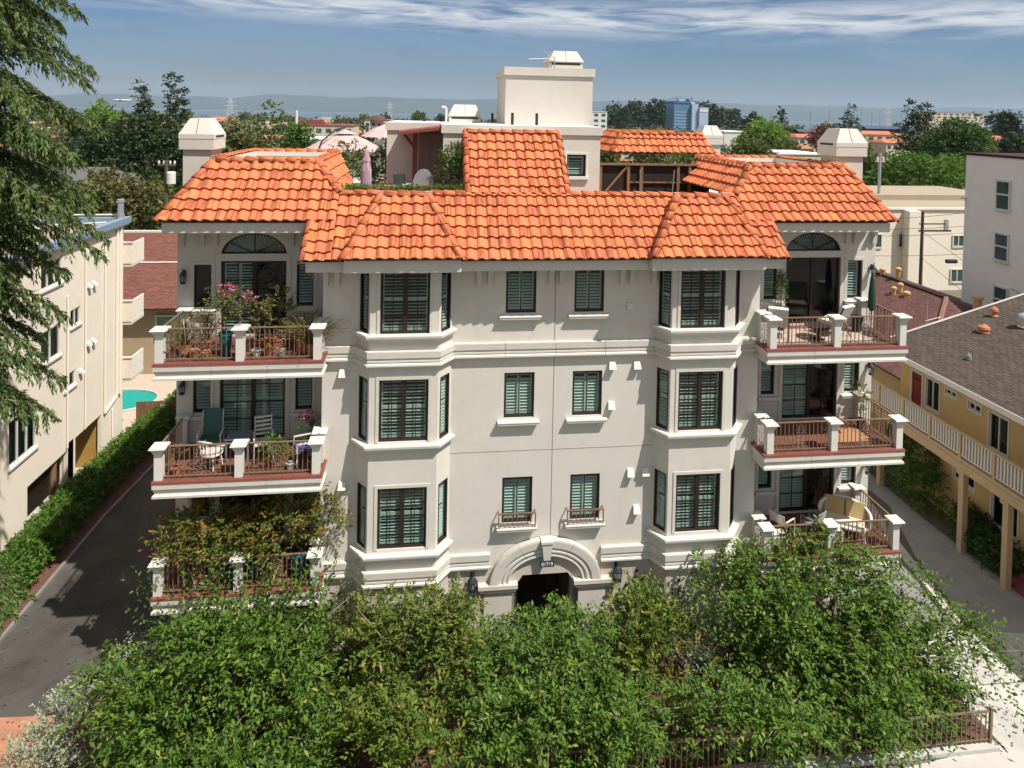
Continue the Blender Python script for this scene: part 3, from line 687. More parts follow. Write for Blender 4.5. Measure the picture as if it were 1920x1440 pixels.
def tiles(o, u, s, poly, s0=0.0, u0=0.0, lay=True, back=0):
    """lay courses of tiles on the plane o + a*u + b*s inside the convex polygon poly of (a, b), cutting those that cross its edge"""
    o, u, s = Vector(o), Vector(u).normalized(), Vector(s).normalized(); n = u.cross(s)
    R = Matrix((u, s, n)).transposed().to_4x4()
    sheet = MB().poly(*[o+u*a+s*b-n*.012 for a, b in poly]); ob('roof_deck', sheet, ROOF, mat=m_under)
    amin, amax = min(a for a, b in poly), max(a for a, b in poly); bmin, bmax = min(b for a, b in poly), max(b for a, b in poly)
    i0 = math.floor((amin-u0)/TW)-1; i1 = math.ceil((amax-u0)/TW)+1; j0 = math.floor((bmin-s0)/TE)-1; j1 = math.ceil((bmax-s0)/TE)+1
    for j in range(j0, j1):
        for i in range(i0, i1):
            a, b = u0+i*TW, s0+j*TE
            cs = [(a+.01,b+.01),(a+TW-.01,b+.01),(a+TW-.01,b+TE-.02),(a+.01,b+TE-.02)]
            ins = [inside(poly, c) for c in cs]
            mx = (a+TW/2, b+TE/2)
            if not any(ins) and not inside(poly, mx): continue
            p = o+u*(a+rnd.uniform(-.003,.003))+s*(b+rnd.uniform(-.004,.004))+n*rnd.uniform(0,.004)
            Mx = Matrix.Translation(p) @ R
            me = tile_me
            if not all(ins):
                bm = bmesh.new(); bm.from_mesh(tile_me)
                for (ax, ay), (bx, by) in zip(poly, poly[1:]+poly[:1]):
                    nx, ny = (by-ay), -(bx-ax)
                    g_ = bm.verts[:]+bm.edges[:]+bm.faces[:]
                    if not g_: break
                    bmesh.ops.bisect_plane(bm, geom=g_, plane_co=(ax-a, ay-b, 0), plane_no=(nx, ny, 0), clear_outer=True)
                if len(bm.faces) < 2: bm.free(); continue
                me = bpy.data.meshes.new('roof_tile'); bm.to_mesh(me); bm.free(); me.materials.append(m_tile) if not me.materials else None
            TILES.append(((p-CAM).length + back, Mx, me))
def caps(p0, p1, up=(0,0,1), lift=.02, step=.385):
    p0, p1 = Vector(p0), Vector(p1); d = p1-p0; ln = d.length; d.normalize(); up = Vector(up); x = d.cross(up).normalized(); z = x.cross(d)
    n = max(1, round(ln/step)); st = ln/n
    R = Matrix((x, d, z)).transposed().to_4x4()
    for k in range(n):
        Mx = Matrix.Translation(p0+d*(k*st)+z*(lift+rnd.uniform(-.004,.004))) @ R @ Matrix.Rotation(rnd.uniform(-.015,.015), 4, 'Z')
        o = bpy.data.objects.new('ridge_tile', cap_me); COL.objects.link(o); o.parent = ROOF; o.matrix_world = Mx
MO = (0, -.79, 11.70); US, SS = (1,0,0), (0,CA,SA)
def mp(x, s, dz=0): return Vector((x, MO[1]+s*CA, MO[2]+s*SA+dz))
ST, SR, SE = 3.545, 2.30, 1.30                                  # wing top, centre ridge, wing eave, measured up the slope
tiles(MO, US, SS, [(-10.93,SE),(-6.2,SE),(-6.2,SR),(-6.99,ST),(-9.96,ST)], SE, -10.93)
tiles(MO, US, SS, [(5.75,SE),(10.60,SE),(9.94,ST),(6.66,ST),(5.75,SR)], SE, 5.8)
tiles(MO, US, SS, [(-6.2,0),(5.75,0),(5.75,SR),(-6.2,SR)], 0.0, -6.2)
tiles(MO, US, SS, [(-6.93,0),(-6.2,0),(-6.2,SE+.05),(-6.93,SE+.05)], -.12, -6.95)
tiles(MO, US, SS, [(5.75,0),(6.56,0),(6.56,SE+.05),(5.75,SE+.05)], 0.0, 5.75)
tiles(MO, US, SS, [(-2.5,SR),(.46,SR),(.46,4.85),(-2.5,4.85)], 0.0, -2.48)
tiles((0,-1.11,11.80), US, SS, [(-5.88,0),(-2.73,0),(-3.67,2.2),(-5.01,2.2)], 0.0, -5.9)
tiles((0,-1.11,11.80), US, SS, [(2.5,0),(5.85,0),(5.22,2.2),(3.73,2.2)], 0.0, 2.5)
bp = lambda x, s: Vector((x, -1.11+s*CA, 11.80+s*SA))
sides = MB()
for x0, t0, x1, t1 in ((-5.88,-5.01,-2.73,-3.67), (2.5,3.73,5.85,5.22)):
    for a, b in ((x0,t0),(x1,t1)):
        p, q_ = bp(a,0), bp(b,2.2); sg = -1 if a == x0 else 1
        e_ = Vector((p.x+sg*.02,-.80,11.69)); sides.poly(p, q_, q_+Vector((sg*.10,0,-.50)), e_) if sg > 0 else sides.poly(p, e_, q_+Vector((sg*.10,0,-.50)), q_)
    a, b = bp(t0,2.2), bp(t1,2.2); sides.poly(a, b, Vector((b.x,.98,13.27)), Vector((a.x,.98,13.27)))
    caps(bp(x0+.02,-.02), bp(t0,2.2), (-.5,-.5,.7), .03); caps(bp(x1-.02,-.02), bp(t1,2.2), (.5,-.5,.7), .03)
    caps(bp(t0+.1,2.2), bp(t1-.1,2.2), (0,-.3,1), .02)
    ob('ridge_mortar', merged([MB().obox(bp(t,2.2)+Vector((0,-.02,.06)), (.22,.16,.10)) for t in (t0,t1)]), ROOF, mat=mat('mortar',(.50,.27,.20),.9))
ob('roof_deck', sides, ROOF, mat=m_under)
# inner slopes of the two wings, outer slopes, and the slopes behind
LI0 = mp(-6.2, SR); LT0 = mp(-6.99, ST)
def side_slope(foot, top, yend_foot, yend_top, sgn):
    """slope that falls towards +x (sgn 1) or -x (sgn -1)"""
    d = Vector((foot.x-top.x, 0, foot.z-top.z)); ln = d.length; s = -d.normalized()
    u = Vector((0, sgn, 0)); o = Vector((foot.x, 0, foot.z))
    pl = [(sgn*foot.y,0),(sgn*yend_foot,0),(sgn*yend_top,ln),(sgn*top.y,ln)]
    if sgn < 0: pl = [(-yend_foot,0),(-foot.y,0),(-top.y,ln),(-yend_top,ln)]
    tiles(o, u, s, pl, 0.0, 0.0, back=0)
side_slope(LI0, LT0, 3.6, 6.2, 1)
RI0 = mp(5.75, SR); RT0 = mp(6.66, ST)
side_slope(RI0, RT0, 5.2, 6.1, -1)
LO0 = mp(-10.93, SE); LO1 = mp(-9.96, ST); side_slope(LO0, LO1, 8.2, 6.3, -1)
RO0 = mp(10.60, SE); RO1 = mp(9.94, ST); side_slope(RO0, RO1, 8.0, 6.2, 1)
caps(mp(-10.93,SE-.03), LO1, (-.6,-.5,.7)); caps(mp(10.60,SE-.03), RO1, (.6,-.5,.7))
caps(LI0, LT0, (.6,-.5,.7)); caps(RI0, RT0, (-.6,-.5,.7))
caps(LO1+Vector((.1,0,.0)), LT0-Vector((.05,0,0)), (0,-.4,1)); caps(RT0, RO1-Vector((.05,0,0)), (0,-.4,1))
zt = LT0.z
caps((-9.96,1.85,zt), (-9.96,6.2,zt), (-.4,0,1)); caps((-9.96,6.25,zt), (-6.99,6.25,zt)); caps((-6.99,1.85,zt), (-6.99,6.2,zt), (.4,0,1))
caps((6.66,1.85,zt), (6.66,6.1,zt), (-.4,0,1)); caps((6.66,6.15,zt), (9.94,6.15,zt)); caps((9.94,1.85,zt), (9.94,6.1,zt), (.4,0,1))
def well(x0, x1, y0, y1, z):
    i = .12; mb = MB()
    a, b, c, d = x0+i, x1-i, y0+i, y1-i
    mb.poly((a,d,z-.32),(b,d,z-.32),(b,d,z+.03),(a,d,z+.03)); mb.poly((a,c,z-.32),(a,d,z-.32),(a,d,z+.03),(a,c,z+.03)); mb.poly((b,c,z-.32),(b,c,z+.03),(b,d,z+.03),(b,d,z-.32)); mb.poly((a,c,z-.32),(a,c,z+.03),(b,c,z+.03),(b,c,z-.32))
    mb.poly((a,c,z-.32),(b,c,z-.32),(b,d,z-.32),(a,d,z-.32)); mb.box(a,b,d-.03,d-.001,z-.14,z-.10)
    ob('flat_roof', mb, B, mat=m_stucco2)
well(-9.96,-6.99,1.75,6.25,zt); well(6.66,9.94,1.75,6.15,zt)
# centre ridge, tower edges
caps((-6.15,MO[1]+SR*CA,13.30), (-5.05,MO[1]+SR*CA,13.30)); caps((-3.6,MO[1]+SR*CA,13.30), (-2.52,MO[1]+SR*CA,13.30)); caps((.5,MO[1]+SR*CA,13.30), (3.7,MO[1]+SR*CA,13.30)); caps((5.25,MO[1]+SR*CA,13.30), (5.75,MO[1]+SR*CA,13.30))
caps(mp(-2.5,4.86), mp(.46,4.86)); caps(mp(-2.53,SR), mp(-2.53,4.9), (-.7,0,.7), .0); caps(mp(.49,SR), mp(.49,4.9), (.7,0,.7), .0)
caps(mp(-6.93,-.02), mp(-6.93,SE), (-.7,0,.7), .0); caps(mp(6.57,-.02), mp(6.57,SE), (.7,0,.7), .0)
tp_ = MB(); a, b, c, d = mp(-2.5,SR,-.3), mp(-2.5,4.85,-.02), mp(.46,SR,-.3), mp(.46,4.85,-.02)
for p, q_ in ((a,b),(c,d)): tp_.poly(p, q_, Vector((q_.x,3.5,q_.z)), Vector((p.x,3.5,12.4)))
tp_.poly(b, d, Vector((d.x,3.5,d.z)), Vector((b.x,3.5,b.z)))
ob('tower_side', tp_, B, mat=m_stucco)
# small hipped roof at the back
bs = Vector((0,.62,.78)).normalized()
tiles((0,8.7,14.15), US, bs, [(3.95,0),(8.6,0),(8.2,1.0),(4.55,1.0)], 0.0, 3.95)
caps((4.55,8.7+.62,14.15+.79),(8.2,9.32,14.94)); caps((3.95,8.7,14.15),(4.55,9.32,14.94),(-.5,-.5,.7))
side_slope(Vector((3.95,8.7,14.15)), Vector((4.55,9.32,14.94)), 13, 13, -1)
caps((4.55,9.4,14.94),(4.9,13,14.94)); caps((4.9,13,14.94),(8.2,13,14.94))
caps((-1.8,10.2,14.95),(-.9,10.2,14.95)); ob('roof_deck', MB().poly((-2.0,9.9,14.6),(-.6,9.9,14.6),(-.6,10.2,14.98),(-2.0,10.2,14.98)), ROOF, mat=m_tile)
# the 300 nearest tiles are objects, the others one piece
TILES.sort(key=lambda t: t[0])
for _, Mx, me in TILES[:290]:
    o = bpy.data.objects.new('roof_tile', me); COL.objects.link(o); o.parent = ROOF; o.matrix_world = Mx
V = []; F = []; UVS = []; nv = 0
for _, Mx, me in TILES[290:]:
    n = len(me.vertices); co = np.empty(n*3); me.vertices.foreach_get('co', co); co = co.reshape(-1,3); m3 = np.array(Mx)
    V.append(co @ m3[:3,:3].T + m3[:3,3])
    u = np.empty(len(me.loops)*2); me.uv_layers[0].data.foreach_get('uv', u); k = 0
    for p in me.polygons: F.append([v+nv for v in p.vertices])
    UVS.append(u); nv += n
me = bpy.data.meshes.new('roof_tile'); me.from_pydata(np.concatenate(V).tolist(), [], F); ul = me.uv_layers.new(name='UVMap'); ul.data.foreach_set('uv', np.concatenate(UVS)); me.materials.append(m_tile)
ob('roof_tiles_upper', me, ROOF, kind='stuff')

# ---- chimneys
def chimney(x0, x1, y0, y1, ztop, zb=11.8):
    o = ob('chimney', MB().box(x0,x1,y0,y1,zb,ztop), B, mat=m_stucco2)
    e = .09; ob('chimney_collar', MB().box(x0-e,x1+e,y0-e,y1+e,ztop-.02,ztop+.30), o, mat=m_stucco2)
    hz = ztop+.301
    ob('chimney_hood', MB().box(x0-e-.01,x1+e+.01,y0-e-.01,y1+e+.01,hz,hz+.14).frustum((x0-e-.01,x1+e+.01,y0-e-.01,y1+e+.01),(x0+.16,x1-.16,y0+.12,y1-.12),hz+.1405,hz+.62), o, mat=m_white if False else m_stucco)
    cx = (x0+x1)/2; sl = MB()
    sl.poly((cx-.012,y0-e-.013,hz+.15),(cx+.012,y0-e-.013,hz+.15),(cx+.012,y0+.117,hz+.62),(cx-.012,y0+.117,hz+.62))
    ob('hood_seam', sl, o, mat=m_concd)
    sd_ = MB(); xe = x1+e+.011 if cx < 0 else x0-e-.011; t = .004 if cx < 0 else -.004
    sd_.box(min(xe,xe+t),max(xe,xe+t),y0+.1,y1-.1,hz+.04,hz+.11); ob('vent_slot', sd_, o, mat=m_rub)
chimney(-11.08,-10.26,2.5,3.5,14.45); chimney(10.15,11.10,2.5,3.45,14.50)
p = at(1335, 262, 13); chimney(p.x-.5, p.x+.45, 13, 13.9, 14.4)

# ---- roof deck storey
def cap_band(name, x0, x1, y0, y1, z0, z1, e=.07, par=B):
    return ob(name, MB().box(x0-e,x1+e,y0-e,y1+e,z0,z1), par, mat=m_stucco2)
pent = wall('penthouse', (-3.22,3.5), (2.12,3.5), 12.4, 15.02, [(4.19,4.85,1.22+12.4,1.96+12.4)], B, m_stucco2)
pent.location = (0,0,0); pent.data.transform(Matrix.Translation((-3.22,3.5,0)))
ob('penthouse_side', MB().poly((-3.22,9.5,12.4),(-3.22,3.5,12.4),(-3.22,3.5,15.02),(-3.22,9.5,15.02)).poly((2.12,3.5,12.4),(2.12,9.5,12.4),(2.12,9.5,15.02),(2.12,3.5,15.02)), pent, mat=m_stucco2)
cap_band('parapet', -3.22,2.12,3.5,9.5,15.021,15.30,par=pent)
ob('flat_roof', MB().box(-3.2,2.1,3.55,9.45,15.301,15.32), pent, mat=m_roofwhite)
pa = ob('penthouse', MB().box(-5.16,-3.22,5.0,9.5,12.4,15.05), B, mat=m_stucco2); cap_band('parapet', -5.16,-3.30,5.0,9.5,15.051,15.32,par=pa)
ob('flat_roof', MB().box(-5.1,-3.3,5.05,9.45,15.321,15.335), pa, mat=m_roofwhite)
wn = window(.97, 3.5, 13.62, .66, .74, 'slim', 0, 'full'); wn.parent = B
ob('window_surround', MB().box(-.09,0,-.02,.05,-.08,.82).box(.66,.75,-.02,.05,-.08,.82).box(0,.66,-.02,.05,.741,.82).box(-.1,.76,-.10,.05,-.10,-.0), B, (.97,3.49,13.62), mat=m_white)
elv = ob('lift_tower', MB().box(-.95,2.30,5.5,8.6,15.25,17.12), B, mat=m_stucco2); cap_band('parapet', -.95,2.30,5.5,8.6,17.121,17.42,par=elv)
def vent_cap(x0, x1, y0, y1, z, h):
    o = ob('roof_vent', MB().box(x0,x1,y0,y1,z,z+.28).frustum((x0-.04,x1+.04,y0-.04,y1+.04),(x0+.2,x1-.2,y0+.2,y1-.2),z+.281,z+h), B, mat=m_stucco)
    cx = (x0+x1)/2; ob('hood_seam', MB().poly((cx-.01,y0-.043,z+.285),(cx+.01,y0-.043,z+.285),(cx+.01,y0+.196,z+h),(cx-.01,y0+.196,z+h)), o, mat=m_concd)
    ob('vent_slot', MB().box(x0+.1,x1-.1,y0-.006,y0,z+.16,z+.24), o, mat=m_rub)
vent_cap(.74, 2.02, 6.0, 7.4, 17.421, .70); vent_cap(-2.92, -1.66, 8.0, 9.2, 15.30, .74)
ant = ob('aerial', MB().path([(.92,5.9,17.42),(.92,5.9,17.86),(.80,5.9,17.86)],.022,5).path([(.80,5.9,17.80),(-.10,5.7,17.74)],.018,4).path([(.75,5.9,17.85),(.5,5.9,18.1)],.012,4), B, mat=m_grey)
for x, y, z, h in ((-.85,4.1,15.32,.42),(-.0,4.1,15.32,.42),(-3.9,7.5,15.33,.35),(-1.1,9.0,15.32,.4)): ob('vent_pipe', MB().lathe([(.05,0),(.05,h)],8), B, (x,y,z), mat=m_rub)
ob('flue', MB().path([(0,0,0),(0,0,.55),(-.05,0,.62),(-.18,0,.62)],.045,8), B, (-3.05,7.6,15.3), mat=m_white)
# covered porch by the barbecue
m_maroon = mat('maroon_stain', (.20,.055,.04), .7, .15, 6)
pr_ = ob('porch_roof', MB().add([(-4.70,3.55,14.93),(-3.24,3.55,15.13),(-3.24,5.0,15.16),(-4.70,5.0,14.96),(-4.70,3.55,15.03),(-3.24,3.55,15.23),(-3.24,5.0,15.26),(-4.70,5.0,15.06)],[(0,3,2,1),(4,5,6,7),(0,1,5,4),(1,2,6,5),(2,3,7,6),(3,0,4,7)]), B, mat=m_maroon)
ob('porch_post', MB().box(-4.24,-4.08,4.3,4.46,12.4,14.97), pr_, mat=m_maroon); ob('porch_brace', MB().path([(-4.55,4.38,14.93),(-4.16,4.38,14.45)],.05,4), pr_, mat=m_maroon)
ob('porch_wall', MB().box(-4.05,-3.23,4.85,4.995,12.4,14.95), pr_, mat=mat('porch_render',(.27,.22,.175),.95,.2,9,stretch=(1,1,.2)))  # textured wall, the porch roof's shade put into its dark colour
ob('deck_floor', MB().box(-6.1,6.6,1.2,14.4,12.381,12.40), B, mat=m_brickpave)
ob('deck_parapet', MB().box(-6.1,-2.55,.93,1.15,12.38,13.22).box(.5,5.7,.93,1.15,12.38,13.22), B, mat=m_stucco2)
ob('deck_bench', MB().box(-6.0,-4.75,2.0,2.4,12.4,13.32).box(-6.05,-4.7,1.95,2.45,13.321,13.40), B, mat=m_brickpave)
ob('upper_floor', MB().box(-10.7,10.7,1.3,14.4,12.2,12.36), B, mat=m_flat)
# timber screen on the right of the deck
scr = thing('timber_screen', 'dark timber screen with diagonal brace on roof deck behind the tiled ridge', 'screen', (2.5,5.0,12.4))
ob('screen_panel', MB().box(0,4.25,.10,.14,0,1.55), scr, mat=mat('dark_board',(.02,.014,.011),.8,.3,5))
ob('top_beam', MB().box(0,4.3,-.03,.10,1.50,1.57), scr, mat=m_wood)
for x in (.0,1.05,1.55,2.95,3.4): ob('screen_post', MB().box(x,x+.10,.0,.09,0,1.499), scr, mat=m_wood)
ob('diagonal_brace', MB().path([(.12,.04,.35),(1.05,.04,1.45)],.05,4), scr, mat=m_wood); ob('cross_rail', MB().box(1.16,3.9,.03,.08,.85,.90), scr, mat=m_wood)
for x0_, x1_ in ((1.52,1.50),(2.72,2.80)): ob('white_pole', MB().path([(x0_,-.1,.2),(x1_,-.1,1.35)],.028,5), scr, mat=m_concd)
# ================================================================ FOLIAGE
def leaf_mesh(name, P, A, Nn, ln, wd, mtl, fold=.0):
    """one small folded diamond per leaf"""
    n = len(P); A = A/np.maximum(1e-6, np.linalg.norm(A, axis=1))[:,None]
    S = np.cross(A, Nn); S /= np.maximum(1e-6, np.linalg.norm(S, axis=1))[:,None]
    ln = np.asarray(ln).reshape(-1,1); wd = np.asarray(wd).reshape(-1,1)
    v = np.empty((n,4,3)); v[:,0] = P; v[:,1] = P+A*ln*.5+S*wd*.5; v[:,2] = P+A*ln; v[:,3] = P+A*ln*.5-S*wd*.5
    if fold: 
        K = np.cross(S, A); v[:,1] += K*wd*fold; v[:,3] += K*wd*fold
    me = bpy.data.meshes.new(name); me.vertices.add(n*4); me.vertices.foreach_set('co', v.reshape(-1))
    me.loops.add(n*4); me.loops.foreach_set('vertex_index', np.arange(n*4)); me.polygons.add(n); me.polygons.foreach_set('loop_start', np.arange(0,n*4,4))
    me.materials.append(mtl); me.update(calc_edges=True); return me
def unit(v): return v/np.maximum(1e-6, np.linalg.norm(v, axis=-1, keepdims=True))
def sprays(lobes, n, k, leaf, slen, droop=.35, up=.25, seed=1, rin=.55, upbias=.35, jitter=.5, aspect=.45, flat=.6):
    """leafy twigs starting in the outer shell of ellipsoid lobes ((centre),(radii),weight); returns leaf arrays"""
    g = np.random.default_rng(seed)
    w_ = np.array([l[2] if len(l) > 2 else (l[1][0]*l[1][1]+l[1][1]*l[1][2]+l[1][0]*l[1][2]) for l in lobes], float); w_ /= w_.sum()
    idx = g.choice(len(lobes), n, p=w_); C = np.array([l[0] for l in lobes])[idx]; R = np.array([l[1] for l in lobes])[idx]
    d = unit(g.normal(size=(n,3)) + np.array([0,0,upbias])); r = rin+(1-rin)*g.random((n,1))**.7
    p = C + d*R*r
    dd = unit(d*np.array([1,1,.8]) + g.normal(size=(n,3))*jitter + np.array([0,0,up])); L_ = slen*(.6+.8*g.random((n,1)))
    t = (np.arange(k)+.5)/k
    pos = p[:,None,:] + dd[:,None,:]*(L_[:,:,None]*t[None,:,None])
    pos[:,:,2] -= droop*L_*t[None,:]**2
    sd = unit(np.cross(dd, np.array([0,0,1.0])+g.normal(size=(n,3))*.3))
    sg = np.where(np.arange(k) % 2 == 0, 1.0, -1.0)
    ax = dd[:,None,:]*.65 + sd[:,None,:]*sg[None,:,None]*.8 + g.normal(size=(n,k,3))*.28
    ax[:,:,2] -= droop*.7*t[None,:]
    nn = np.array([0,0,1.0])*flat + g.normal(size=(n,k,3))*(1-flat)*1.2
    N_ = n*k; l = leaf*(.55+.9*g.random(N_))
    return pos.reshape(-1,3), ax.reshape(-1,3), nn.reshape(-1,3), l, l*aspect
def cat_(*arrs): return tuple(np.concatenate([a[i] for a in arrs]) for i in range(5))
def trunk_mb(h, r, limbs, seed=0, lean=(0,0)):
    q = random.Random(seed); mb = MB()
    pts = [(lean[0]*t+q.uniform(-.04,.04)*h*.3, lean[1]*t, h*t) for t in (0,.3,.6,1.0)]
    mb.path(pts, [r, r*.85, r*.65, r*.35], 7)
    for k, tip in enumerate(limbs):
        b = Vector(pts[1]).lerp(Vector(pts[3]), (k+.5)/len(limbs)*.8); t_ = Vector(tip); m_ = b.lerp(t_, .5)+Vector((0,0,.08*h))
        mb.path([b, m_, t_], [r*.45, r*.3, r*.10], 5)
    return mb
def tree(name, label, loc, lobes, leafm, arrays, cat='tree', h=None, r=.15, group=None, seed=0, lean=(0,0), barkm=None):
    t = thing(name, label, cat, loc, 0, group)
    hh = h or max(l[0][2] for l in lobes)
    ob('trunk' if cat == 'tree' else 'stem', trunk_mb(hh*.85, r, [tuple(np.array(l[0])*np.array([.8,.8,.9])) for l in lobes[:7]], seed, lean), t, mat=barkm or m_bark, smooth=True)
    ob('crown' if cat == 'tree' else 'foliage', leaf_mesh('crown', *arrays, leafm, .18), t)
    return t

lf_green = leaf_mat('leaf_green', (.022,.058,.009), (.112,.192,.023), (.20,.22,.05), .20, .94)
lf_lime = leaf_mat('leaf_lime', (.036,.072,.011), (.145,.198,.027), (.25,.18,.055), .22, .92)
lf_deep = leaf_mat('leaf_deep', (.030,.075,.016), (.065,.125,.024), (.12,.16,.03), .25, .93)
lf_silver = leaf_mat('leaf_silver', (.22,.27,.17), (.36,.40,.28), (.13,.17,.08), .15, .9)
lf_rust = leaf_mat('leaf_rust', (.060,.105,.018), (.175,.18,.035), (.33,.13,.045), .3, .84)
lf_hedge = leaf_mat('leaf_hedge', (.050,.115,.016), (.120,.215,.032), (.13,.20,.04), .3, .9)
lf_cedar = leaf_mat('leaf_cedar', (.055,.098,.028), (.125,.180,.052), (.17,.19,.075), .25, .88)
lf_dark = leaf_mat('leaf_dark', (.018,.036,.013), (.046,.068,.022), (.06,.085,.025), .12, .9)
lf_mid = leaf_mat('leaf_mid', (.055,.095,.020), (.115,.155,.034), (.14,.15,.05), .22, .9)
lf_bright = leaf_mat('leaf_bright', (.10,.19,.025), (.17,.27,.04), None, .3)
lf_olive = leaf_mat('leaf_olive', (.085,.095,.03), (.15,.15,.05), (.20,.17,.08), .22, .9)
lf_red = leaf_mat('leaf_red', (.13,.055,.035), (.20,.085,.05), None, .2)
lf_blue = leaf_mat('leaf_blue', (.045,.085,.055), (.080,.125,.075), None, .15)
lf_grass = leaf_mat('blade_olive', (.10,.115,.03), (.20,.18,.06), (.26,.19,.09), .25, .8)
lf_pink = leaf_mat('petal_pink', (.60,.10,.22), (.75,.22,.35), None, .3)

def clump(lobes, k, s, seed, drop=.0):
    """break each lobe into k smaller ones sitting in its shell, so that the crown has hollows and bulges"""
    g = np.random.default_rng(seed); res = []
    for c, r in lobes:
        for _ in range(k):
            d = unit(g.normal(size=3)+np.array([0,0,.25])); q_ = s*g.uniform(.65,1.25); rr = g.uniform(.55,.95)
            res.append((tuple(np.array(c)+d*np.array(r)*rr-np.array([0,0,drop])), tuple(np.array(r)*q_*np.array([1,1,.75]))))
    return res
# ---- front garden trees (leafy, drooping twigs)
def lob(*ls): return [(l[:3], l[3:6]) for l in ls]
T1 = lob((-.2,.0,1.9,2.0,1.5,1.2),(-1.9,-.3,1.4,1.4,1.3,1.1),(1.2,.2,2.0,1.4,1.3,1.1),(.2,.5,2.5,1.4,1.0,.8),(2.0,.0,1.2,1.0,1.1,1.0),(-.9,-.9,1.2,1.7,1.1,1.0),(.9,-1.0,1.2,1.8,1.0,1.0),(-.9,.6,2.5,.8,.6,.6),(-.6,-2.0,.9,2.6,.9,.9),(1.9,-1.6,.8,1.2,.9,.8))
a1 = sprays(clump(T1,7,.31,1), 1900, 14, .135, .75, .40, .2, 11, flat=.82)
up1 = sprays(lob((-1.4,.8,2.7,.7,.4,.5),(.3,.9,2.8,1.5,.4,.5),(1.7,.8,2.6,.8,.4,.5)), 92, 18, .13, 1.35, .10, 1.5, 12, .3, jitter=.35)
tree('street_tree', 'leafy green tree before the left balcony stack with shoots reaching the railings', (-8.3,-2.4,0), T1, lf_green, cat_(a1, up1), h=2.6, r=.13, seed=1)
T2 = lob((0,0,2.2,1.5,1.3,1.2),(-1.2,.2,1.8,1.1,1.1,1.2),(1.2,.1,2.1,1.1,1.1,1.1),(.2,.4,2.9,1.2,.9,.7),(-.6,-.6,1.1,1.2,1.0,.8),(0,-2.2,1.9,1.5,.7,.7))
tree('street_tree', 'yellow green bushy tree below the left bay windows', (-3.9,-2.0,0), T2, lf_lime, sprays(clump(T2,7,.32,2,.27), 1200, 13, .125, .6, .25, .35, 21, flat=.82), h=2.3, r=.11, seed=2)
T3 = lob((0,0,1.7,1.6,1.1,1.1),(-1.1,-.4,1.2,1.2,1.1,1.0),(1.3,-.2,1.3,1.2,1.1,1.0),(.4,.3,2.3,1.3,1.0,.75),(.2,-.7,.8,1.9,.9,.8),(-.5,-1.4,1.8,2.2,.7,.7),(2.2,-1.3,1.75,1.6,.7,.65),(4.0,-1.2,1.7,1.2,.6,.6),(-.6,.7,2.2,1.6,.7,.7))
tree('street_tree', 'dense mid green tree standing before the entrance arch', (-.5,-2.95,0), T3, lf_green, sprays(clump(T3,7,.33,3,.0), 1750, 13, .125, .65, .35, .2, 31, flat=.82), h=1.9, r=.12, seed=3)
T4 = lob((0,0,1.6,.9,.8,1.0),(.7,.2,1.5,.7,.7,.9),(-.6,.1,1.4,.7,.7,.8),(.2,.1,2.1,.7,.6,.6))
tree('garden_shrub', 'yellow tipped shrub to the right of the entrance arch', (2.1,-1.6,0), T4, lf_lime, sprays(clump(T4,8,.38,4,.15), 520, 12, .12, .55, .1, .8, 41, flat=.82), cat='shrub', h=1.6, r=.07, seed=4)
T5 = lob((0,0,2.1,2.3,1.6,1.4),(-2.0,.1,2.3,1.4,1.3,1.3),(2.0,.2,1.9,1.7,1.4,1.1),(-1.2,.6,3.0,1.3,.9,.8),(.7,.4,3.0,1.5,1.0,.7),(1.0,-1.0,1.2,2.1,1.0,1.0),(-1.6,-.9,1.2,1.4,1.0,1.0),(3.2,-.3,1.5,1.1,1.0,.8),(-2.0,-2.5,1.85,2.0,.6,.6),(.3,-2.4,1.7,1.5,.6,.6),(.6,-1.7,1.2,1.7,.7,.8))
a5 = sprays(clump(T5,7,.31,5), 2050, 14, .135, .8, .45, .15, 51, flat=.82)
w5 = sprays(lob((3.6,-.3,1.7,.9,.9,.5),(4.2,-.6,1.3,.6,.7,.4),(2.8,.5,2.4,.9,.6,.4)), 95, 16, .12, 1.25, .55, .15, 52, .3)
tree('street_tree', 'broad green tree before the right balcony stack with boughs drooping over the driveway', (7.2,-2.1,0), T5, lf_green, cat_(a5, w5), h=2.4, r=.15, seed=5)
m_twig = mat('pale_twig', (.30,.24,.16), .9, .2, 9)
for o_ in [o for o in COL.objects if o.name.startswith('street_tree')]:          # bare twigs that poke out of the crowns
    q_ = random.Random(o_.name); me_ = o_.children[1].data if 'crown' in o_.children[1].name else o_.children[0].data; n_ = len(me_.vertices); tw = MB()
    for k in range(34):
        v = me_.vertices[q_.randrange(n_//4)*4].co; a = Vector((v.x*.25,v.y*.25,v.z*.55)); d = (v-a); tw.path([a, a+d*.6+Vector((0,0,.12)), a+d*1.02+Vector((0,0,.05)), a+d*1.2], [.022,.014,.008,.003], 4, cap=False)
    ob('twigs', tw, o_, mat=m_twig)
def shrub(label, loc, lobes, m, n, k, leaf, slen, seed, name='garden_shrub', group=None, **kw):
    return tree(name, label, loc, lobes, m, sprays(lobes, n, k, leaf, slen, seed=seed, **kw), cat='shrub', h=max(l[0][2] for l in lobes), r=.04, seed=seed, group=group)
S1 = lob((0,0,.75,1.0,1.3,.6),(.8,1.4,.8,.8,.9,.6),(-.5,-1.2,.6,.9,1.1,.6))
shrub('pale silver leaved shrub at the corner of the left driveway', (-11.9,-1.9,0), S1, lf_silver, 800, 9, .07, .3, 61, droop=.1, up=.6)
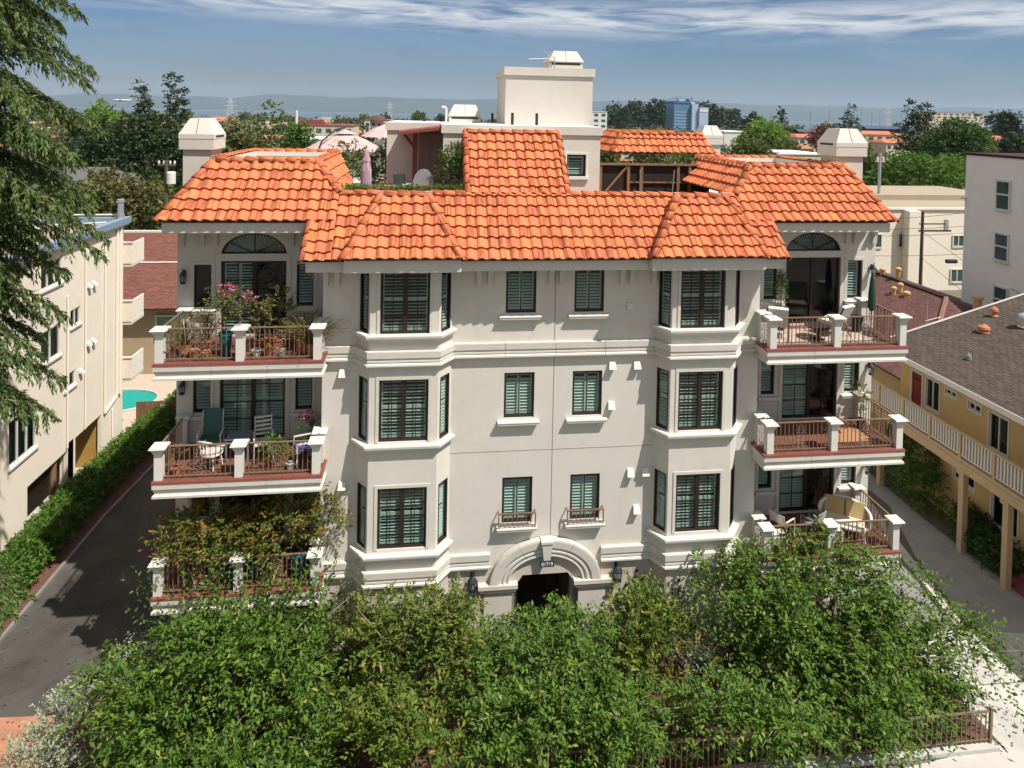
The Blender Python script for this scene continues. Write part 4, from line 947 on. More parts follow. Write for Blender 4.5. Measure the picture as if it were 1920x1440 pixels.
shrub('silver leaved shrub low beside the planting bed under the left tree', (-10.2,-4.2,0), lob((0,0,.5,1.5,.8,.6),(1.2,.2,.5,1.0,.8,.5)), lf_silver, 600, 9, .07, .3, 62, droop=.1, up=.6)
shrub('clipped variegated hedge by the wall under the right bay', (3.95,-1.1,0), lob((0,0,.9,.8,.45,.65),(.9,.1,.95,.7,.4,.65),(-.1,-.9,.75,.4,.9,.55)), lf_silver, 600, 9, .06, .22, 63, droop=.05, up=.7)
shrub('thin olive shrub against the stone base left of the bay', (-5.6,-.95,0), lob((0,0,1.5,.6,.4,1.0),(-.5,0,1.0,.5,.4,.8)), lf_olive, 210, 11, .10, .55, 64, droop=.2, up=.8)
shrub('rust flecked shrub between the yellow shrub and the right tree', (3.2,-2.6,0), lob((0,0,1.2,.9,.8,.9),(-.5,-.3,.8,.8,.7,.7)), lf_rust, 60, 12, .11, .5, 65, droop=.2, up=.6)
shrub('dark shrub behind the iron fence near the right corner', (9.3,-3.2,0), lob((0,0,.5,1.3,.5,.5),(-1.6,0,.5,1.2,.5,.5)), lf_deep, 260, 12, .11, .4, 66, droop=.2, up=.5)
shrub('dark green bush behind the iron fence at the middle', (1.5,-3.25,0), lob((0,0,.5,1.6,.45,.5),(-2.6,.1,.5,1.5,.45,.5),(2.6,0,.5,1.4,.45,.5)), lf_deep, 420, 12, .11, .4, 67, droop=.2, up=.5)

# ---- tall cedar at the left edge: tiers of drooping boughs
def cedar():
    g = np.random.default_rng(5); cx, cy = -17.6, -1.2
    t = thing('cedar_tree', 'tall dark cedar with long drooping boughs in front of the cream block', 'tree', (cx,cy,0))
    ob('trunk', MB().path([(0,0,0),(.1,0,7),(0,.1,14),(.1,0,21)],[.5,.42,.28,.06],9), t, mat=m_bark, smooth=True)
    bo = MB(); P = []; A = []; Nn = []; Ls = []; W_ = []
    spec = []
    for i in range(112):
        z = 8.3+i*.118+g.uniform(-.2,.2); spec.append((z, g.uniform(-1.5,1.5), (5.5 if z > 13.4 else 4.35)*(1-.020*max(0,z-14.5))*g.uniform(.74,1.0)))
    spec += [(15.6,.1,4.9),(14.6,-.2,5.5),(13.2,.15,5.4),(16.6,.35,4.5),(11.6,.15,4.6),(11.0,-.1,4.5),(9.2,.05,4.5),(9.7,.3,4.4),(5.6,-.35,5.0),(5.2,-.15,4.4),(12.4,.5,4.4),(14.0,.6,5.0),(17.6,.1,5.2),(18.6,-.1,5.0),(19.4,.15,4.9),(20.2,.0,4.6),(18.0,.4,5.0),(16.9,-.3,5.4)]
    for z, th, ln in spec:
        if 7.0 < z < 8.2: continue
        d = np.array([math.cos(th), math.sin(th), 0]); sd = np.array([-d[1], d[0], 0]); n = 18
        pts = []
        for k in range(n+1):
            s = k/n; pts.append(np.array([0,0,z]) + d*ln*s + np.array([0,0,.55*s-1.75*s**2.6]))
        bo.path(pts[::3], [.045*(1-.13*k) for k in range(len(pts[::3]))], 5, cap=False)
        for k in range(3, n+1):
            s = k/n; wdt = (1.0-s)*1.5+.38
            for sg in (-1, 1):
                for rep in range(3):
                    L_ = wdt*g.uniform(.55,1.1); a = unit(d*.55+sd*sg*g.uniform(.5,1.0)+np.array([0,0,g.uniform(-.15,.2)])); m_ = int(10+L_*25)
                    tt = (np.arange(m_)+.3)/m_
                    q = pts[k]+a*L_*tt[:,None]; q[:,2] -= .95*L_*tt**1.6
                    P.append(q+g.normal(size=(m_,3))*.02); ax = a[None,:]*.6+g.normal(size=(m_,3))*.38; ax[:,2] -= .55+.8*tt; A.append(ax); Nn.append(g.normal(size=(m_,3))+np.array([0,0,.8])); Ls.append(.12+.09*g.random(m_)); W_.append(.034+.016*g.random(m_))
    ob('branches', bo, t, mat=m_bark)
    ob('crown', leaf_mesh('crown', np.concatenate(P), np.concatenate(A), np.concatenate(Nn), np.concatenate(Ls), np.concatenate(W_), lf_cedar, .2), t)
cedar()

# ---- clipped hedge along the left driveway
hp = [(-16.55,.4),(-16.75,4),(-16.85,8),(-16.6,12),(-16.1,15.5),(-15.9,17.5)]
hl = []
for (ax, ay), (bx, by) in zip(hp, hp[1:]):
    n = max(1, int(math.dist((ax,ay),(bx,by))/.55))
    for k in range(n): t = k/n; hl.append(((ax+(bx-ax)*t, ay+(by-ay)*t, .62),(.62,.55,.66)))
hd = thing('hedge', 'long clipped green hedge between the cream block walkway and the dark driveway', 'hedge', (0,0,0))
ob('foliage', leaf_mesh('hedge', *sprays(hl, 6500, 8, .11, .20, .1, .5, 71, rin=.7, upbias=.3), lf_hedge, .2), hd)
ob('branches', merged([MB().path([(x+dx,y,.0),(x+dx*1.5,y,.8)],.03,4) for (x,y,_),_r in hl for dx in (-.2,.2)]), hd, mat=m_bark, kind='stuff')
# ================================================================ GROUND
def sheet(name, pts, z, m, kind='structure'):
    return ob(name, MB().poly(*[(x,y,z) for x, y in pts]), None, mat=m, kind=kind)
gm = MB(); gm.poly((-4000,-120,-.02),(4000,-120,-.02),(4000,1150,-.02),(-4000,1150,-.02)); ob('ground', gm, None, mat=m_ground, kind='structure')
m_water = mat('bay_water', (.05,.085,.105), .35, .12, .004, stretch=(1,6,1)); 
ob('water', MB().poly((-16000,1140,-.6),(16000,1140,-.6),(16000,9500,-.6),(-16000,9500,-.6)), None, mat=m_water, kind='structure')
sheet('garden_bed', [(-13.0,-6.0),(10.9,-3.75),(10.9,0.2),(-12.2,.2)], -.004, m_soil)
sheet('left_driveway', [(-15.9,-.55),(-12.9,-.7),(-11.4,1.2),(-11.0,16),(-15.0,16),(-15.75,8)], .0, m_asph)
sheet('driveway_apron', [(-16.2,-8),(-12.0,-8),(-12.9,-.705),(-15.9,-.555)], .001, m_brickpave)
sheet('brick_path', [(-9.4,-6.2),(-4.2,-5.6),(-4.9,-3.0),(-9.0,-3.4)], .004, m_brickpave)
sheet('planting_strip', [(-16.5,-8),(-16.2,-8),(-15.9,-.6),(-15.75,8),(-15.0,16),(-16.2,16),(-16.9,8),(-16.6,0)], .002, m_soil)
kerb = MB()
for a, b in (((-15.9,-.55),(-15.75,8)),((-15.75,8),(-15.0,16)),((-12.9,-.7),(-11.4,1.2))):
    d = Vector((b[0]-a[0], b[1]-a[1], 0)); kerb.obox(((a[0]+b[0])/2,(a[1]+b[1])/2,.05),(.10,d.length,.12),Matrix.Rotation(math.atan2(d.y,d.x)-PI/2,3,'Z'))
ob('kerb', kerb, None, mat=m_concd, kind='structure')
sheet('side_walkway', [(-19.5,-8),(-17.1,-8),(-17.25,4),(-17.35,14),(-16.6,17),(-19.5,17)], .003, m_conc)
sheet('pool_terrace', [(-24,14.5),(-14,14.5),(-14,26),(-24,26)], .004, mat('pool_paving',(.46,.37,.29),.9,.06,2))
pool = thing('swimming_pool', 'turquoise swimming pool in the paved yard behind the cream block', 'pool', (-20.0,18.6,0))
ob('pool_water', MB().poly(*[(math.cos(2*PI*k/28)*1.95, math.sin(2*PI*k/28)*1.35, .02) for k in range(28)]), pool, mat=mat('pool_water',(.0,.30,.26),.12,.1,3))
ob('coping', MB().path([(math.cos(2*PI*k/28)*2.02, math.sin(2*PI*k/28)*1.42, .03) for k in range(28)], .07, 5, closed=True), pool, mat=m_conc)
# right hand side: ramp, kerb, shared drive, apron
sheet('ramp', [(10.9,-.3),(12.7,-.3),(13.6,4.0),(15.0,9),(10.9,9)], .0, m_concd)
sheet('shared_drive', [(13.3,-.35),(14.6,-.6),(16.3,-.9),(16.0,5),(16.2,20),(14.8,20),(15.2,6),(14.0,3)], .004, mat('worn_asphalt',(.27,.26,.245),.93,.16,1.4,.2,80))
sheet('driveway_slab', [(10.95,-4.1),(25,-4.1),(25,-.95),(16.3,-.9),(14.6,-.6),(13.3,-.35),(12.7,-.3),(10.95,-.3)], .002, m_conc)
for a, b in (((13.05,-4.1),(13.35,-.4)),((10.96,-2.2),(20,-2.35)),((15.4,-4.1),(15.2,-.8))):
    d = Vector((b[0]-a[0], b[1]-a[1], 0)); ob('paving_joint', MB().obox(((a[0]+b[0])/2,(a[1]+b[1])/2,.005),(.02,d.length,.004),Matrix.Rotation(math.atan2(d.y,d.x)-PI/2,3,'Z')), None, mat=m_asph, kind='structure')
sheet('pavement', [(-30,-8.3),(30,-5.6),(30,-4.1),(10.9,-4.1),(10.9,-3.9),(-12.5,-6.4),(-30,-7.2)], .003, mat('pavement_concrete',(.46,.43,.40),.92,.08,1.5,.1,50))
kb = MB()
for a, b in (((12.9,-.3),(13.8,4.0)),((13.8,4.0),(15.1,9))):
    d = Vector((b[0]-a[0], b[1]-a[1], 0)); kb.obox(((a[0]+b[0])/2,(a[1]+b[1])/2,.06),(.26,d.length,.16),Matrix.Rotation(math.atan2(d.y,d.x)-PI/2,3,'Z'))
ob('kerb', kb, None, mat=m_conc, kind='structure')
# low kerb wall and iron fence along the street
fn = thing('garden_fence', 'brown iron picket fence on a low concrete kerb along the street front', 'fence', (0,-3.9,0))
fa = RAD(.6)
ob('kerb_wall', MB().box(-6.5,10.75,-.16,.10,0,.10), fn, mat=m_conc); fz = .10
ob('top_rail', MB().box(-6.5,10.66,-.02,.02,fz+.79,fz+.83), fn, mat=m_rail); ob('bottom_rail', MB().box(-6.5,10.66,-.018,.018,fz+.08,fz+.11), fn, mat=m_rail)
pk = MB().box(-.011,.011,-.011,.011,.02,.79).mesh('picket', m_rail); pp = MB().box(-.032,.032,-.032,.032,0,.90).mesh('fence_post', m_rail)
x = 10.62; k = 0
while x > -6.5:
    ob('fence_post' if k % 17 == 0 else 'picket', pp if k % 17 == 0 else pk, fn, (x,0,fz)); x -= .135; k += 1

# ================================================================ LEFT NEIGHBOUR
m_cream = mat('cream_render', (.76,.685,.575), .92, .04, 1.5, .3, 40)
m_bluem = mat('blue_flashing', (.20,.28,.36), .5, .1, 3); m_gravel = mat('gravel_roof', (.33,.27,.20), .95, .2, 20)
LBX = -17.6
lb = thing('cream_block', 'cream rendered apartment block with blue roof edge and carport beside the hedge', 'building', (0,0,0))
mb = MB(); holes_ = [(4.6,7.3,0,2.25),(8.6,10.6,0,2.35)]
def lwall(y0, y1, z0, z1, openings):
    ys = sorted({y0,y1,*[o[0] for o in openings],*[o[1] for o in openings]}); zs = sorted({z0,z1,*[o[2] for o in openings],*[o[3] for o in openings]}); m_ = MB()
    for a, b in zip(ys, ys[1:]):
        for c, d in zip(zs, zs[1:]):
            if any(o[0]-1e-6 <= a and b <= o[1]+1e-6 and o[2]-1e-6 <= c and d <= o[3]+1e-6 for o in openings): continue
            m_.poly((LBX,a,c),(LBX,b,c),(LBX,b,d),(LBX,a,d))
    for a, b, c, d in openings:
        r_ = LBX-(.10 if d-c < 2 and c > .5 else .14)
        m_.poly((LBX,a,c),(LBX,a,d),(r_,a,d),(r_,a,c)); m_.poly((LBX,b,c),(r_,b,c),(r_,b,d),(LBX,b,d)); m_.poly((LBX,a,d),(LBX,b,d),(r_,b,d),(r_,a,d)); m_.poly((LBX,a,c),(r_,a,c),(r_,b,c),(LBX,b,c))
    return m_
LBW = [(5.35,6.95,3.35,4.95),(3.2,4.7,3.35,4.95),(7.2,8.5,6.15,7.35),(9.2,9.95,6.9,7.6),(8.75,9.6,4.55,5.15),(7.2,8.6,8.9,9.9)]
ob('wall', lwall(-6, 13.7, 0, 10.35, LBW+[(6.4,9.0,0,2.15),(9.6,11.7,0,2.35)]), lb, mat=m_cream)
ob('wall', MB().poly((LBX,13.7,0),(-34,13.7,0),(-34,13.7,10.35),(LBX,13.7,10.35)), lb, mat=m_cream)
ob('carport', MB().poly((-20.5,6.0,0),(-20.5,12,0),(-20.5,12,2.5),(-20.5,6,2.5)).poly((LBX-.14,6.0,2.4),(LBX-.14,12,2.4),(-20.5,12,2.4),(-20.5,6,2.4)).poly((LBX-.14,6.2,0),(-20.5,6.2,0),(-20.5,6.2,2.4),(LBX-.14,6.2,2.4)).poly((LBX-.14,11.8,0),(-20.5,11.8,0),(-20.5,11.8,2.4),(LBX-.14,11.8,2.4)), lb, mat=mat('carport_stucco',(.40,.24,.06),.9,.1,3))
ob('carport_post', MB().box(-17.9,-17.6,9.05,9.45,0,2.4), lb, mat=m_cream); ob('timber_post', MB().path([(-17.8,8.4,0),(-17.8,8.4,2.3)],.12,8), lb, mat=m_wood)
ob('roof', MB().box(-34,LBX-.2,-6,13.6,10.2,10.33), lb, mat=m_gravel)
ob('roof_edge', MB().box(LBX-.05,LBX+.22,-6,14.0,10.32,10.60).box(-34,LBX-.051,13.6,13.95,10.32,10.58), lb, mat=m_bluem)
ob('cornice_strip', MB().box(LBX-.02,LBX+.18,-6,13.9,10.24,10.319), lb, mat=m_white)
for a, b, c, d in LBW:
    f_ = MB(); x0, x1 = LBX-.09, LBX-.03
    t = .06
    f_.box(x0,x1,a,a+t,c,d); f_.box(x0,x1,b-t,b,c,d); f_.box(x0,x1,a+t,b-t,c,c+t); f_.box(x0,x1,a+t,b-t,d-t,d); n = 3 if b-a > 1.3 else 2
    for k in range(1, n): y = a+(b-a)*k/n; f_.box(x0+.005,x1+.003,y-.025,y+.025,c+t,d-t)
    wv = ob('window', f_, lb, mat=m_white); ob('pane', MB().poly((LBX-.065,a,c),(LBX-.065,b,c),(LBX-.065,b,d),(LBX-.065,a,d)), wv, mat=m_glassd); ob('window_interior', MB().poly((LBX-.3,a-.3,c-.3),(LBX-.3,b+.3,c-.3),(LBX-.3,b+.3,d+.3),(LBX-.3,a-.3,d+.3)), wv, mat=m_dark)
    ob('sill', MB().box(LBX,LBX+.07,a-.05,b+.05,c-.07,c-.002), wv, mat=m_white)
for y, z0, z1, r_ in ((10.25,2.4,10.2,.035),(11.9,2.3,10.2,.04),(13.0,2.6,10.2,.06),(13.3,2.6,10.2,.08),(8.9,2.3,8.3,.035),(12.6,0,2.2,.04)): ob('downpipe', MB().path([(LBX+.06,y,z0),(LBX+.06,y,z1)],r_,7), lb, mat=m_cream)
ob('pipe_run', MB().path([(LBX+.06,11.9,2.3),(LBX+.06,13.0,2.6)],.05,6), lb, mat=m_cream); ob('flue', MB().lathe([(.13,0),(.13,.75),(.16,.76),(.16,.9)],10), lb, (LBX-.05,13.55,10.55), mat=m_grey)
vh2 = MB().add([(0,-.1,.1),(0,.1,.1),(.18,-.1,-.08),(.18,.1,-.08),(0,-.1,-.08),(0,.1,-.08)],[(0,1,3,2),(0,2,4),(1,5,3),(2,3,5,4)]).mesh('vent_hood', m_white)
for y, z in ((10.55,8.25),(10.95,8.25),(10.5,5.85),(10.9,5.85),(9.9,4.95)): ob('vent_hood', vh2, lb, (LBX,y,z)); 
for z in (8.45,5.75,3.1): 
    bk = ob('balcony', MB().box(LBX-3,LBX+.35,13.75,15.1,z-.15,z), lb, mat=m_white); ob('parapet', MB().box(LBX-3,LBX+.35,13.72,13.78,z+.001,z+.95).box(LBX+.28,LBX+.34,13.781,15.1,z+.001,z+.95), bk, mat=m_cream); ob('coping', MB().box(LBX-3,LBX+.39,13.68,13.82,z+.951,z+1.0), bk, mat=m_white)
fb = thing('board_fence', 'weathered brown board fence by the pool terrace', 'fence', (-17.5,14.9,0))
for k in range(12): ob('board', MB().box(k*.16,k*.16+.15,rnd.uniform(-.01,.01),.03,0,1.5), fb, mat=m_wood)
ob('fence_rail', MB().box(0,1.92,.035,.08,1.1,1.2), fb, mat=m_wood)
sg_ = thing('pool_sign', 'small white notice on the board fence by the pool', 'sign', (-16.2,14.86,1.15), me=MB().box(-.16,.16,-.02,0,-.2,.2), mat=m_white)
# roofs, plants and gear on its roof
ob('conduit', merged([MB().path([(-30,8,10.45),(-22,11,10.5),(LBX-.5,13.2,10.45)],.03,4), MB().path([(-32,13,10.75),(LBX,13.8,10.7)],.04,4), MB().path([(-28,5,10.42),(-20,9,10.45)],.03,4)]), lb, mat=m_white)
ds = thing('satellite_dish', 'small white satellite dish on the gravel roof below the cedar', 'dish', (-19.6,10.6,10.33))
ob('dish', MB().lathe([(.03,0),(.2,.05),(.36,.15)],14,cap=False).xform(Matrix.Translation((0,0,.55)) @ Matrix.Rotation(RAD(75),4,'X')), ds, mat=m_white); ob('mast', MB().path([(0,.1,0),(0,.1,.55)],.03,5), ds, mat=m_grey)
# house with brown shingle roof behind
def shingle(name, c):
    m = mat(name, c, .95, .22, 9.0, .0, 60, stretch=(1,1,1)); nt = m.node_tree; b = nt.nodes['Principled BSDF']
    tc = N(nt,'ShaderNodeTexCoord'); br = N(nt,'ShaderNodeTexBrick'); br.inputs['Scale'].default_value = 1.0; br.inputs['Brick Width'].default_value = .34; br.inputs['Row Height'].default_value = .15; br.inputs['Mortar Size'].default_value = .016
    br.inputs['Color1'].default_value = (.75,.75,.75,1); br.inputs['Color2'].default_value = (1.25,1.2,1.15,1); br.inputs['Mortar'].default_value = (.42,.40,.40,1)
    nt.links.new(N(nt,'ShaderNodeUVMap').outputs[0], br.inputs['Vector'])
    src = b.inputs['Base Color'].links[0].from_socket; mx = N(nt,'ShaderNodeMix',data_type='RGBA',blend_type='MULTIPLY'); mx.inputs['Factor'].default_value = 1
    nt.links.new(src, mx.inputs['A']); nt.links.new(br.outputs['Color'], mx.inputs['B']); nt.links.new(mx.outputs['Result'], b.inputs['Base Color']); return m
def roof_slope(name, quad, m, par, thick=.08):
    """roof slope from eave a-b to ridge d-c with uv along and up the slope in metres"""
    a, b, c, d = [Vector(p) for p in quad]; u = (b-a).normalized(); n = u.cross((d-a)).normalized(); s = n.cross(u)
    vs = [a,b,c,d]+[p-n*thick for p in (a,b,c,d)]; fs = [(0,1,2,3),(7,6,5,4),(0,4,5,1),(1,5,6,2),(2,6,7,3),(3,7,4,0)]
    me = bpy.data.meshes.new(name); me.from_pydata([tuple(v) for v in vs], [], fs); ul = me.uv_layers.new(name='UVMap')
    for lp in me.loops: p = vs[lp.vertex_index]; ul.data[lp.index].uv = ((p-a).dot(u), (p-a).dot(s))
    me.materials.append(m); return ob(name, me, par)
m_shb = shingle('brown_shingle', (.165,.066,.050)); m_shg = shingle('grey_shingle', (.082,.064,.052)); m_shr = shingle('maroon_shingle', (.115,.055,.048))
bh = thing('shingled_house', 'low house with red brown shingle roof behind the cream block', 'house', (0,0,0))
roof_slope('roof', [(-30,21.5,4.1),(-10,21.5,4.1),(-12,31.5,6.75),(-30,31.5,6.75)], m_shb, bh); ob('wall', MB().box(-30,-10.8,22.3,36,0,4.1), bh, mat=mat('tan_render',(.36,.27,.17),.9,.05,2))
ob('ridge_trim', MB().box(-30,-12,31.4,31.7,6.72,6.85), bh, mat=m_white); ob('roof_vent_strip', MB().path([(-24,26.9,5.58),(-11,26.9,5.58)],.05,4), bh, mat=m_white)
for x in (-19.5,-16.6): 
    wv = ob('window', MB().box(x,x+1.6,22.2,22.3,2.0,3.5), bh, mat=m_white); ob('pane', MB().box(x+.1,x+1.5,22.18,22.199,2.1,3.4), wv, mat=m_glassd)

# ================================================================ RIGHT NEIGHBOUR: ochre apartments with a gallery
m_ochre = mat('ochre_stucco', (.56,.395,.175), .92, .06, 1.5, .3, 50); m_tan = mat('tan_paint', (.50,.36,.21), .8, .05, 3); m_rdoor = mat('red_door', (.19,.022,.020), .5, .1, 4)
yb = thing('ochre_apartments', 'two storey ochre apartments with white gallery railing and red doors', 'building', (0,0,0))
WX = 17.15
def ywall(z0, z1, op):
    m_ = MB(); ys = sorted({-6,8.15,*[o[0] for o in op],*[o[1] for o in op]}); zs = sorted({z0,z1,*[o[2] for o in op],*[o[3] for o in op]})
    for a, b in zip(ys, ys[1:]):
        for c, d in zip(zs, zs[1:]):
            if any(o[0]-1e-6 <= a and b <= o[1]+1e-6 and o[2]-1e-6 <= c and d <= o[3]+1e-6 for o in op): continue
            m_.poly((WX,b,c),(WX,a,c),(WX,a,d),(WX,b,d))
    for a, b, c, d in op:
        R = WX+.08; m_.poly((WX,a,c),(R,a,c),(R,a,d),(WX,a,d)); m_.poly((WX,b,c),(WX,b,d),(R,b,d),(R,b,c)); m_.poly((WX,a,d),(R,a,d),(R,b,d),(WX,b,d)); m_.poly((WX,a,c),(WX,b,c),(R,b,c),(R,a,c))
    return m_
def yat(px, py, X=WX):
    d = FW*FOC + RT*(px-960) - UP*(py-CY); return CAM + d*((X-CAM.x)/d.x)
YW = []; YD = []
for (x0,y0,x1,y1) in ((1737,704,1760,770),(1773,724,1793,745),(1816,748,1839,773),(1856,768,1889,848)):
    p, q_ = yat(x0,y0), yat(x1,y1); YW.append((q_.y, p.y, min(yat(x0,y1).z, q_.z)+ .18, p.z-.05))
for (x0,y0,x1,y1) in ((1711,690,1727,770),):
    p, q_ = yat(x0,y0), yat(x1,y1); YD.append((q_.y, p.y, 3.42, p.z-.1))
YD.append((.1,1.05,3.42,5.45))
YW += [(4.0,5.0,1.7,2.55),(2.1,3.2,1.0,2.35)]; YD.append((.1,1.0,.35,2.45))
ob('wall', ywall(0, 5.9, YW+YD), yb, mat=m_ochre); ob('wall', MB().poly((WX,-6,0),(27,-6,0),(27,-6,5.9),(WX,-6,5.9)).poly((WX,8.15,0),(WX,8.15,5.8),(35,8.15,5.8),(35,8.15,0)), yb, mat=m_ochre)
for a, b, c, d in YW:
    f_ = MB(); t = .05; x0, x1 = WX+.02, WX+.07
    f_.box(x0,x1,a,a+t,c,d); f_.box(x0,x1,b-t,b,c,d); f_.box(x0,x1,a+t,b-t,c,c+t); f_.box(x0,x1,a+t,b-t,d-t,d); f_.box(x0-.002,x1,(a+b)/2-.025,(a+b)/2+.025,c+t,d-t)
    f_.box(WX-.02,WX-.001,a-.06,a,c-.06,d+.06); f_.box(WX-.02,WX-.001,b,b+.06,c-.06,d+.06); f_.box(WX-.02,WX-.001,a,b,d,d+.06); f_.box(WX-.03,WX-.001,a,b,c-.07,c)
    wv = ob('window', f_, yb, mat=m_white); ob('pane', MB().poly((WX+.05,b,c),(WX+.05,a,c),(WX+.05,a,d),(WX+.05,b,d)), wv, mat=m_glassd); ob('window_interior', MB().poly((WX+.3,b+.2,c-.2),(WX+.3,a-.2,c-.2),(WX+.3,a-.2,d+.2),(WX+.3,b+.2,d+.2)), wv, mat=m_dark)
for a, b, c, d in YD:
    f_ = MB().box(WX+.03,WX+.07,a,b,c,d); dv = ob('door', f_, yb, mat=m_rdoor)
    for i in range(2): ob('pane', MB().box(WX+.02,WX+.029,a+.15+i*.32,a+.42+i*.32,c+1.25,d-.2), dv, mat=m_glassd)
    ob('door_frame', MB().box(WX-.02,WX-.001,a-.08,a,c,d+.08).box(WX-.02,WX-.001,b,b+.08,c,d+.08).box(WX-.02,WX-.001,a,b,d,d+.08), dv, mat=m_white)
GX = 15.88
ob('gallery_floor', MB().box(GX-.05,WX-.005,-6,9.4,3.28,3.41), yb, mat=m_tan); ob('gallery_beam', MB().box(GX-.10,GX+.08,-6,9.4,2.98,3.279), yb, mat=m_tan)
ob('gallery_handrail', MB().box(GX-.06,GX+.06,-6,9.4,4.30,4.36), yb, mat=m_tan); ob('gallery_bottom_rail', MB().box(GX-.03,GX+.03,-6,9.4,3.50,3.54), yb, mat=m_white)
yb_b = MB().box(-.02,.02,-.032,.032,3.541,4.299).mesh('baluster', m_white); y = -4.0; k = 0
while y < 9.3:
    if k % 11 == 10: ob('gallery_newel', MB().box(-.05,.05,-.05,.05,3.411,4.299), yb, (GX,y,0), mat=m_tan)
    else: ob('baluster', yb_b, yb, (GX,y,0))
    y += .135; k += 1
for y in (1.25,3.15,7.6,9.2,-2.5): ob('gallery_post', MB().box(-.11,.11,-.11,.11,0,2.85).box(-.17,.17,-.17,.17,2.851,2.978), yb, (GX+.05,y,0), mat=m_tan)
EX, EZ, RX, RZ = 16.05, 5.93, 26, 8.75; RY = 8.3
roof_slope('roof', [(EX,RY,EZ),(EX,-7,EZ),(RX,-7,RZ),(RX,RY,RZ)], m_shg, yb); roof_slope('roof', [(36,-7,EZ),(36,RY,EZ),(RX,RY,RZ),(RX,-7,RZ)], m_shg, yb)
ob('eave_fascia', MB().box(EX-.03,EX+.0,-7,RY,EZ-.22,EZ+.0), yb, mat=m_white); ob('soffit', MB().box(EX+.001,WX-.003,-7,RY,EZ-.18,EZ-.16), yb, mat=m_tan)
ob('rake_trim', MB().path([(EX,RY+.02,EZ+.03),(RX,RY+.02,RZ+.03)],.05,4), yb, mat=m_conc); ob('gable_wall', MB().poly((WX,RY-.1,5.8),(35,RY-.1,5.8),(RX,RY-.1,RZ-.1)), yb, mat=m_ochre)
def roofz(x): return EZ+(RZ-EZ)*(x-EX)/(RX-EX)
def rvent(x, y, m_, h=.45, r_=.13, cap=True):
    mb = MB().lathe([(r_*2,0),(r_*1.9,.03),(r_,.06),(r_,h)]+([(r_*1.9,h+.01),(r_*1.7,h+.1),(0.01,h+.22)] if cap else [(r_*.98,h+.005)]),12)
    return ob('roof_vent', mb, yb, (x,y,roofz(x)), mat=m_)
rvent(19.6, 6.5, m_terra, .12, .13); rvent(20.9, 5.9, m_grey, .40, .13); rvent(20.9, 7.4, m_terra, .22, .09); rvent(22.4, 2.6, m_terra, .5, .07, False); rvent(17.6, 5.0, m_concd, .05, .06)
# second hipped house behind with maroon shingles
mh = thing('hipped_house', 'low building with maroon hipped roof and roof vents behind the ochre apartments', 'house', (0,0,0))
A0 = Vector((25.9,16,5.6)); EH = 3.5; HW = 7.2
roof_slope('roof', [(A0.x-HW,44,EH),(A0.x-HW,8.8,EH),tuple(A0),(A0.x,44,5.6)], m_shr, mh); roof_slope('roof', [(A0.x-HW,8.8,EH),(A0.x+HW,8.8,EH),tuple(A0+Vector((.02,0,0))),tuple(A0)], m_shr, mh); roof_slope('roof', [(A0.x+HW,8.8,EH),(A0.x+HW,44,EH),(A0.x,44,5.6),tuple(A0)], m_shr, mh)
ob('wall', MB().box(A0.x-HW+.6,A0.x+3.9,9.6,44,0,EH-.05), mh, mat=m_ochre); m_hip = mat('hip_shingle',(.22,.12,.10),.9)
ob('hip_cap', MB().path([(A0.x-HW,8.8,EH+.05),tuple(A0+Vector((0,0,.05)))],.12,5), mh, mat=m_hip); ob('ridge_cap', MB().path([tuple(A0+Vector((0,0,.04))),(A0.x,44,5.64)],.09,5), mh, mat=m_shr)
m_otan = mat('vent_tan',(.50,.32,.14),.7)
def on_slope(px, py):
    d = FW*FOC + RT*(px-960) - UP*(py-CY); n = Vector((-(5.6-EH), 0, HW)); P0 = Vector((A0.x-HW,20,EH)); return CAM + d*((P0-CAM).dot(n)/d.dot(n))
for px, py, h, r_ in ((1684,524,.6,.14),(1676,552,.3,.12),(1688,548,.4,.13),(1655,516,.3,.14),(1700,556,.15,.16)): p = on_slope(px, py); ob('roof_vent', MB().lathe([(r_,-.2),(r_,h),(r_*1.35,h+.01),(r_*1.35,h+.12),(.05,h+.2)],10), mh, p, mat=m_otan)
ob('roof_vent', MB().lathe([(.25,-.3),(.2,.6),(.3,.61),(.3,.75),(.05,.8)],10), mh, A0+Vector((.9,-1.2,-.3)), mat=m_otan)
an = ob('aerial', MB().path([(0,0,0),(0,0,1.1)],.025,4).path([(-.1,0,.3),(.8,0,.5)],.02,4), mh, on_slope(1738,612), mat=m_white)
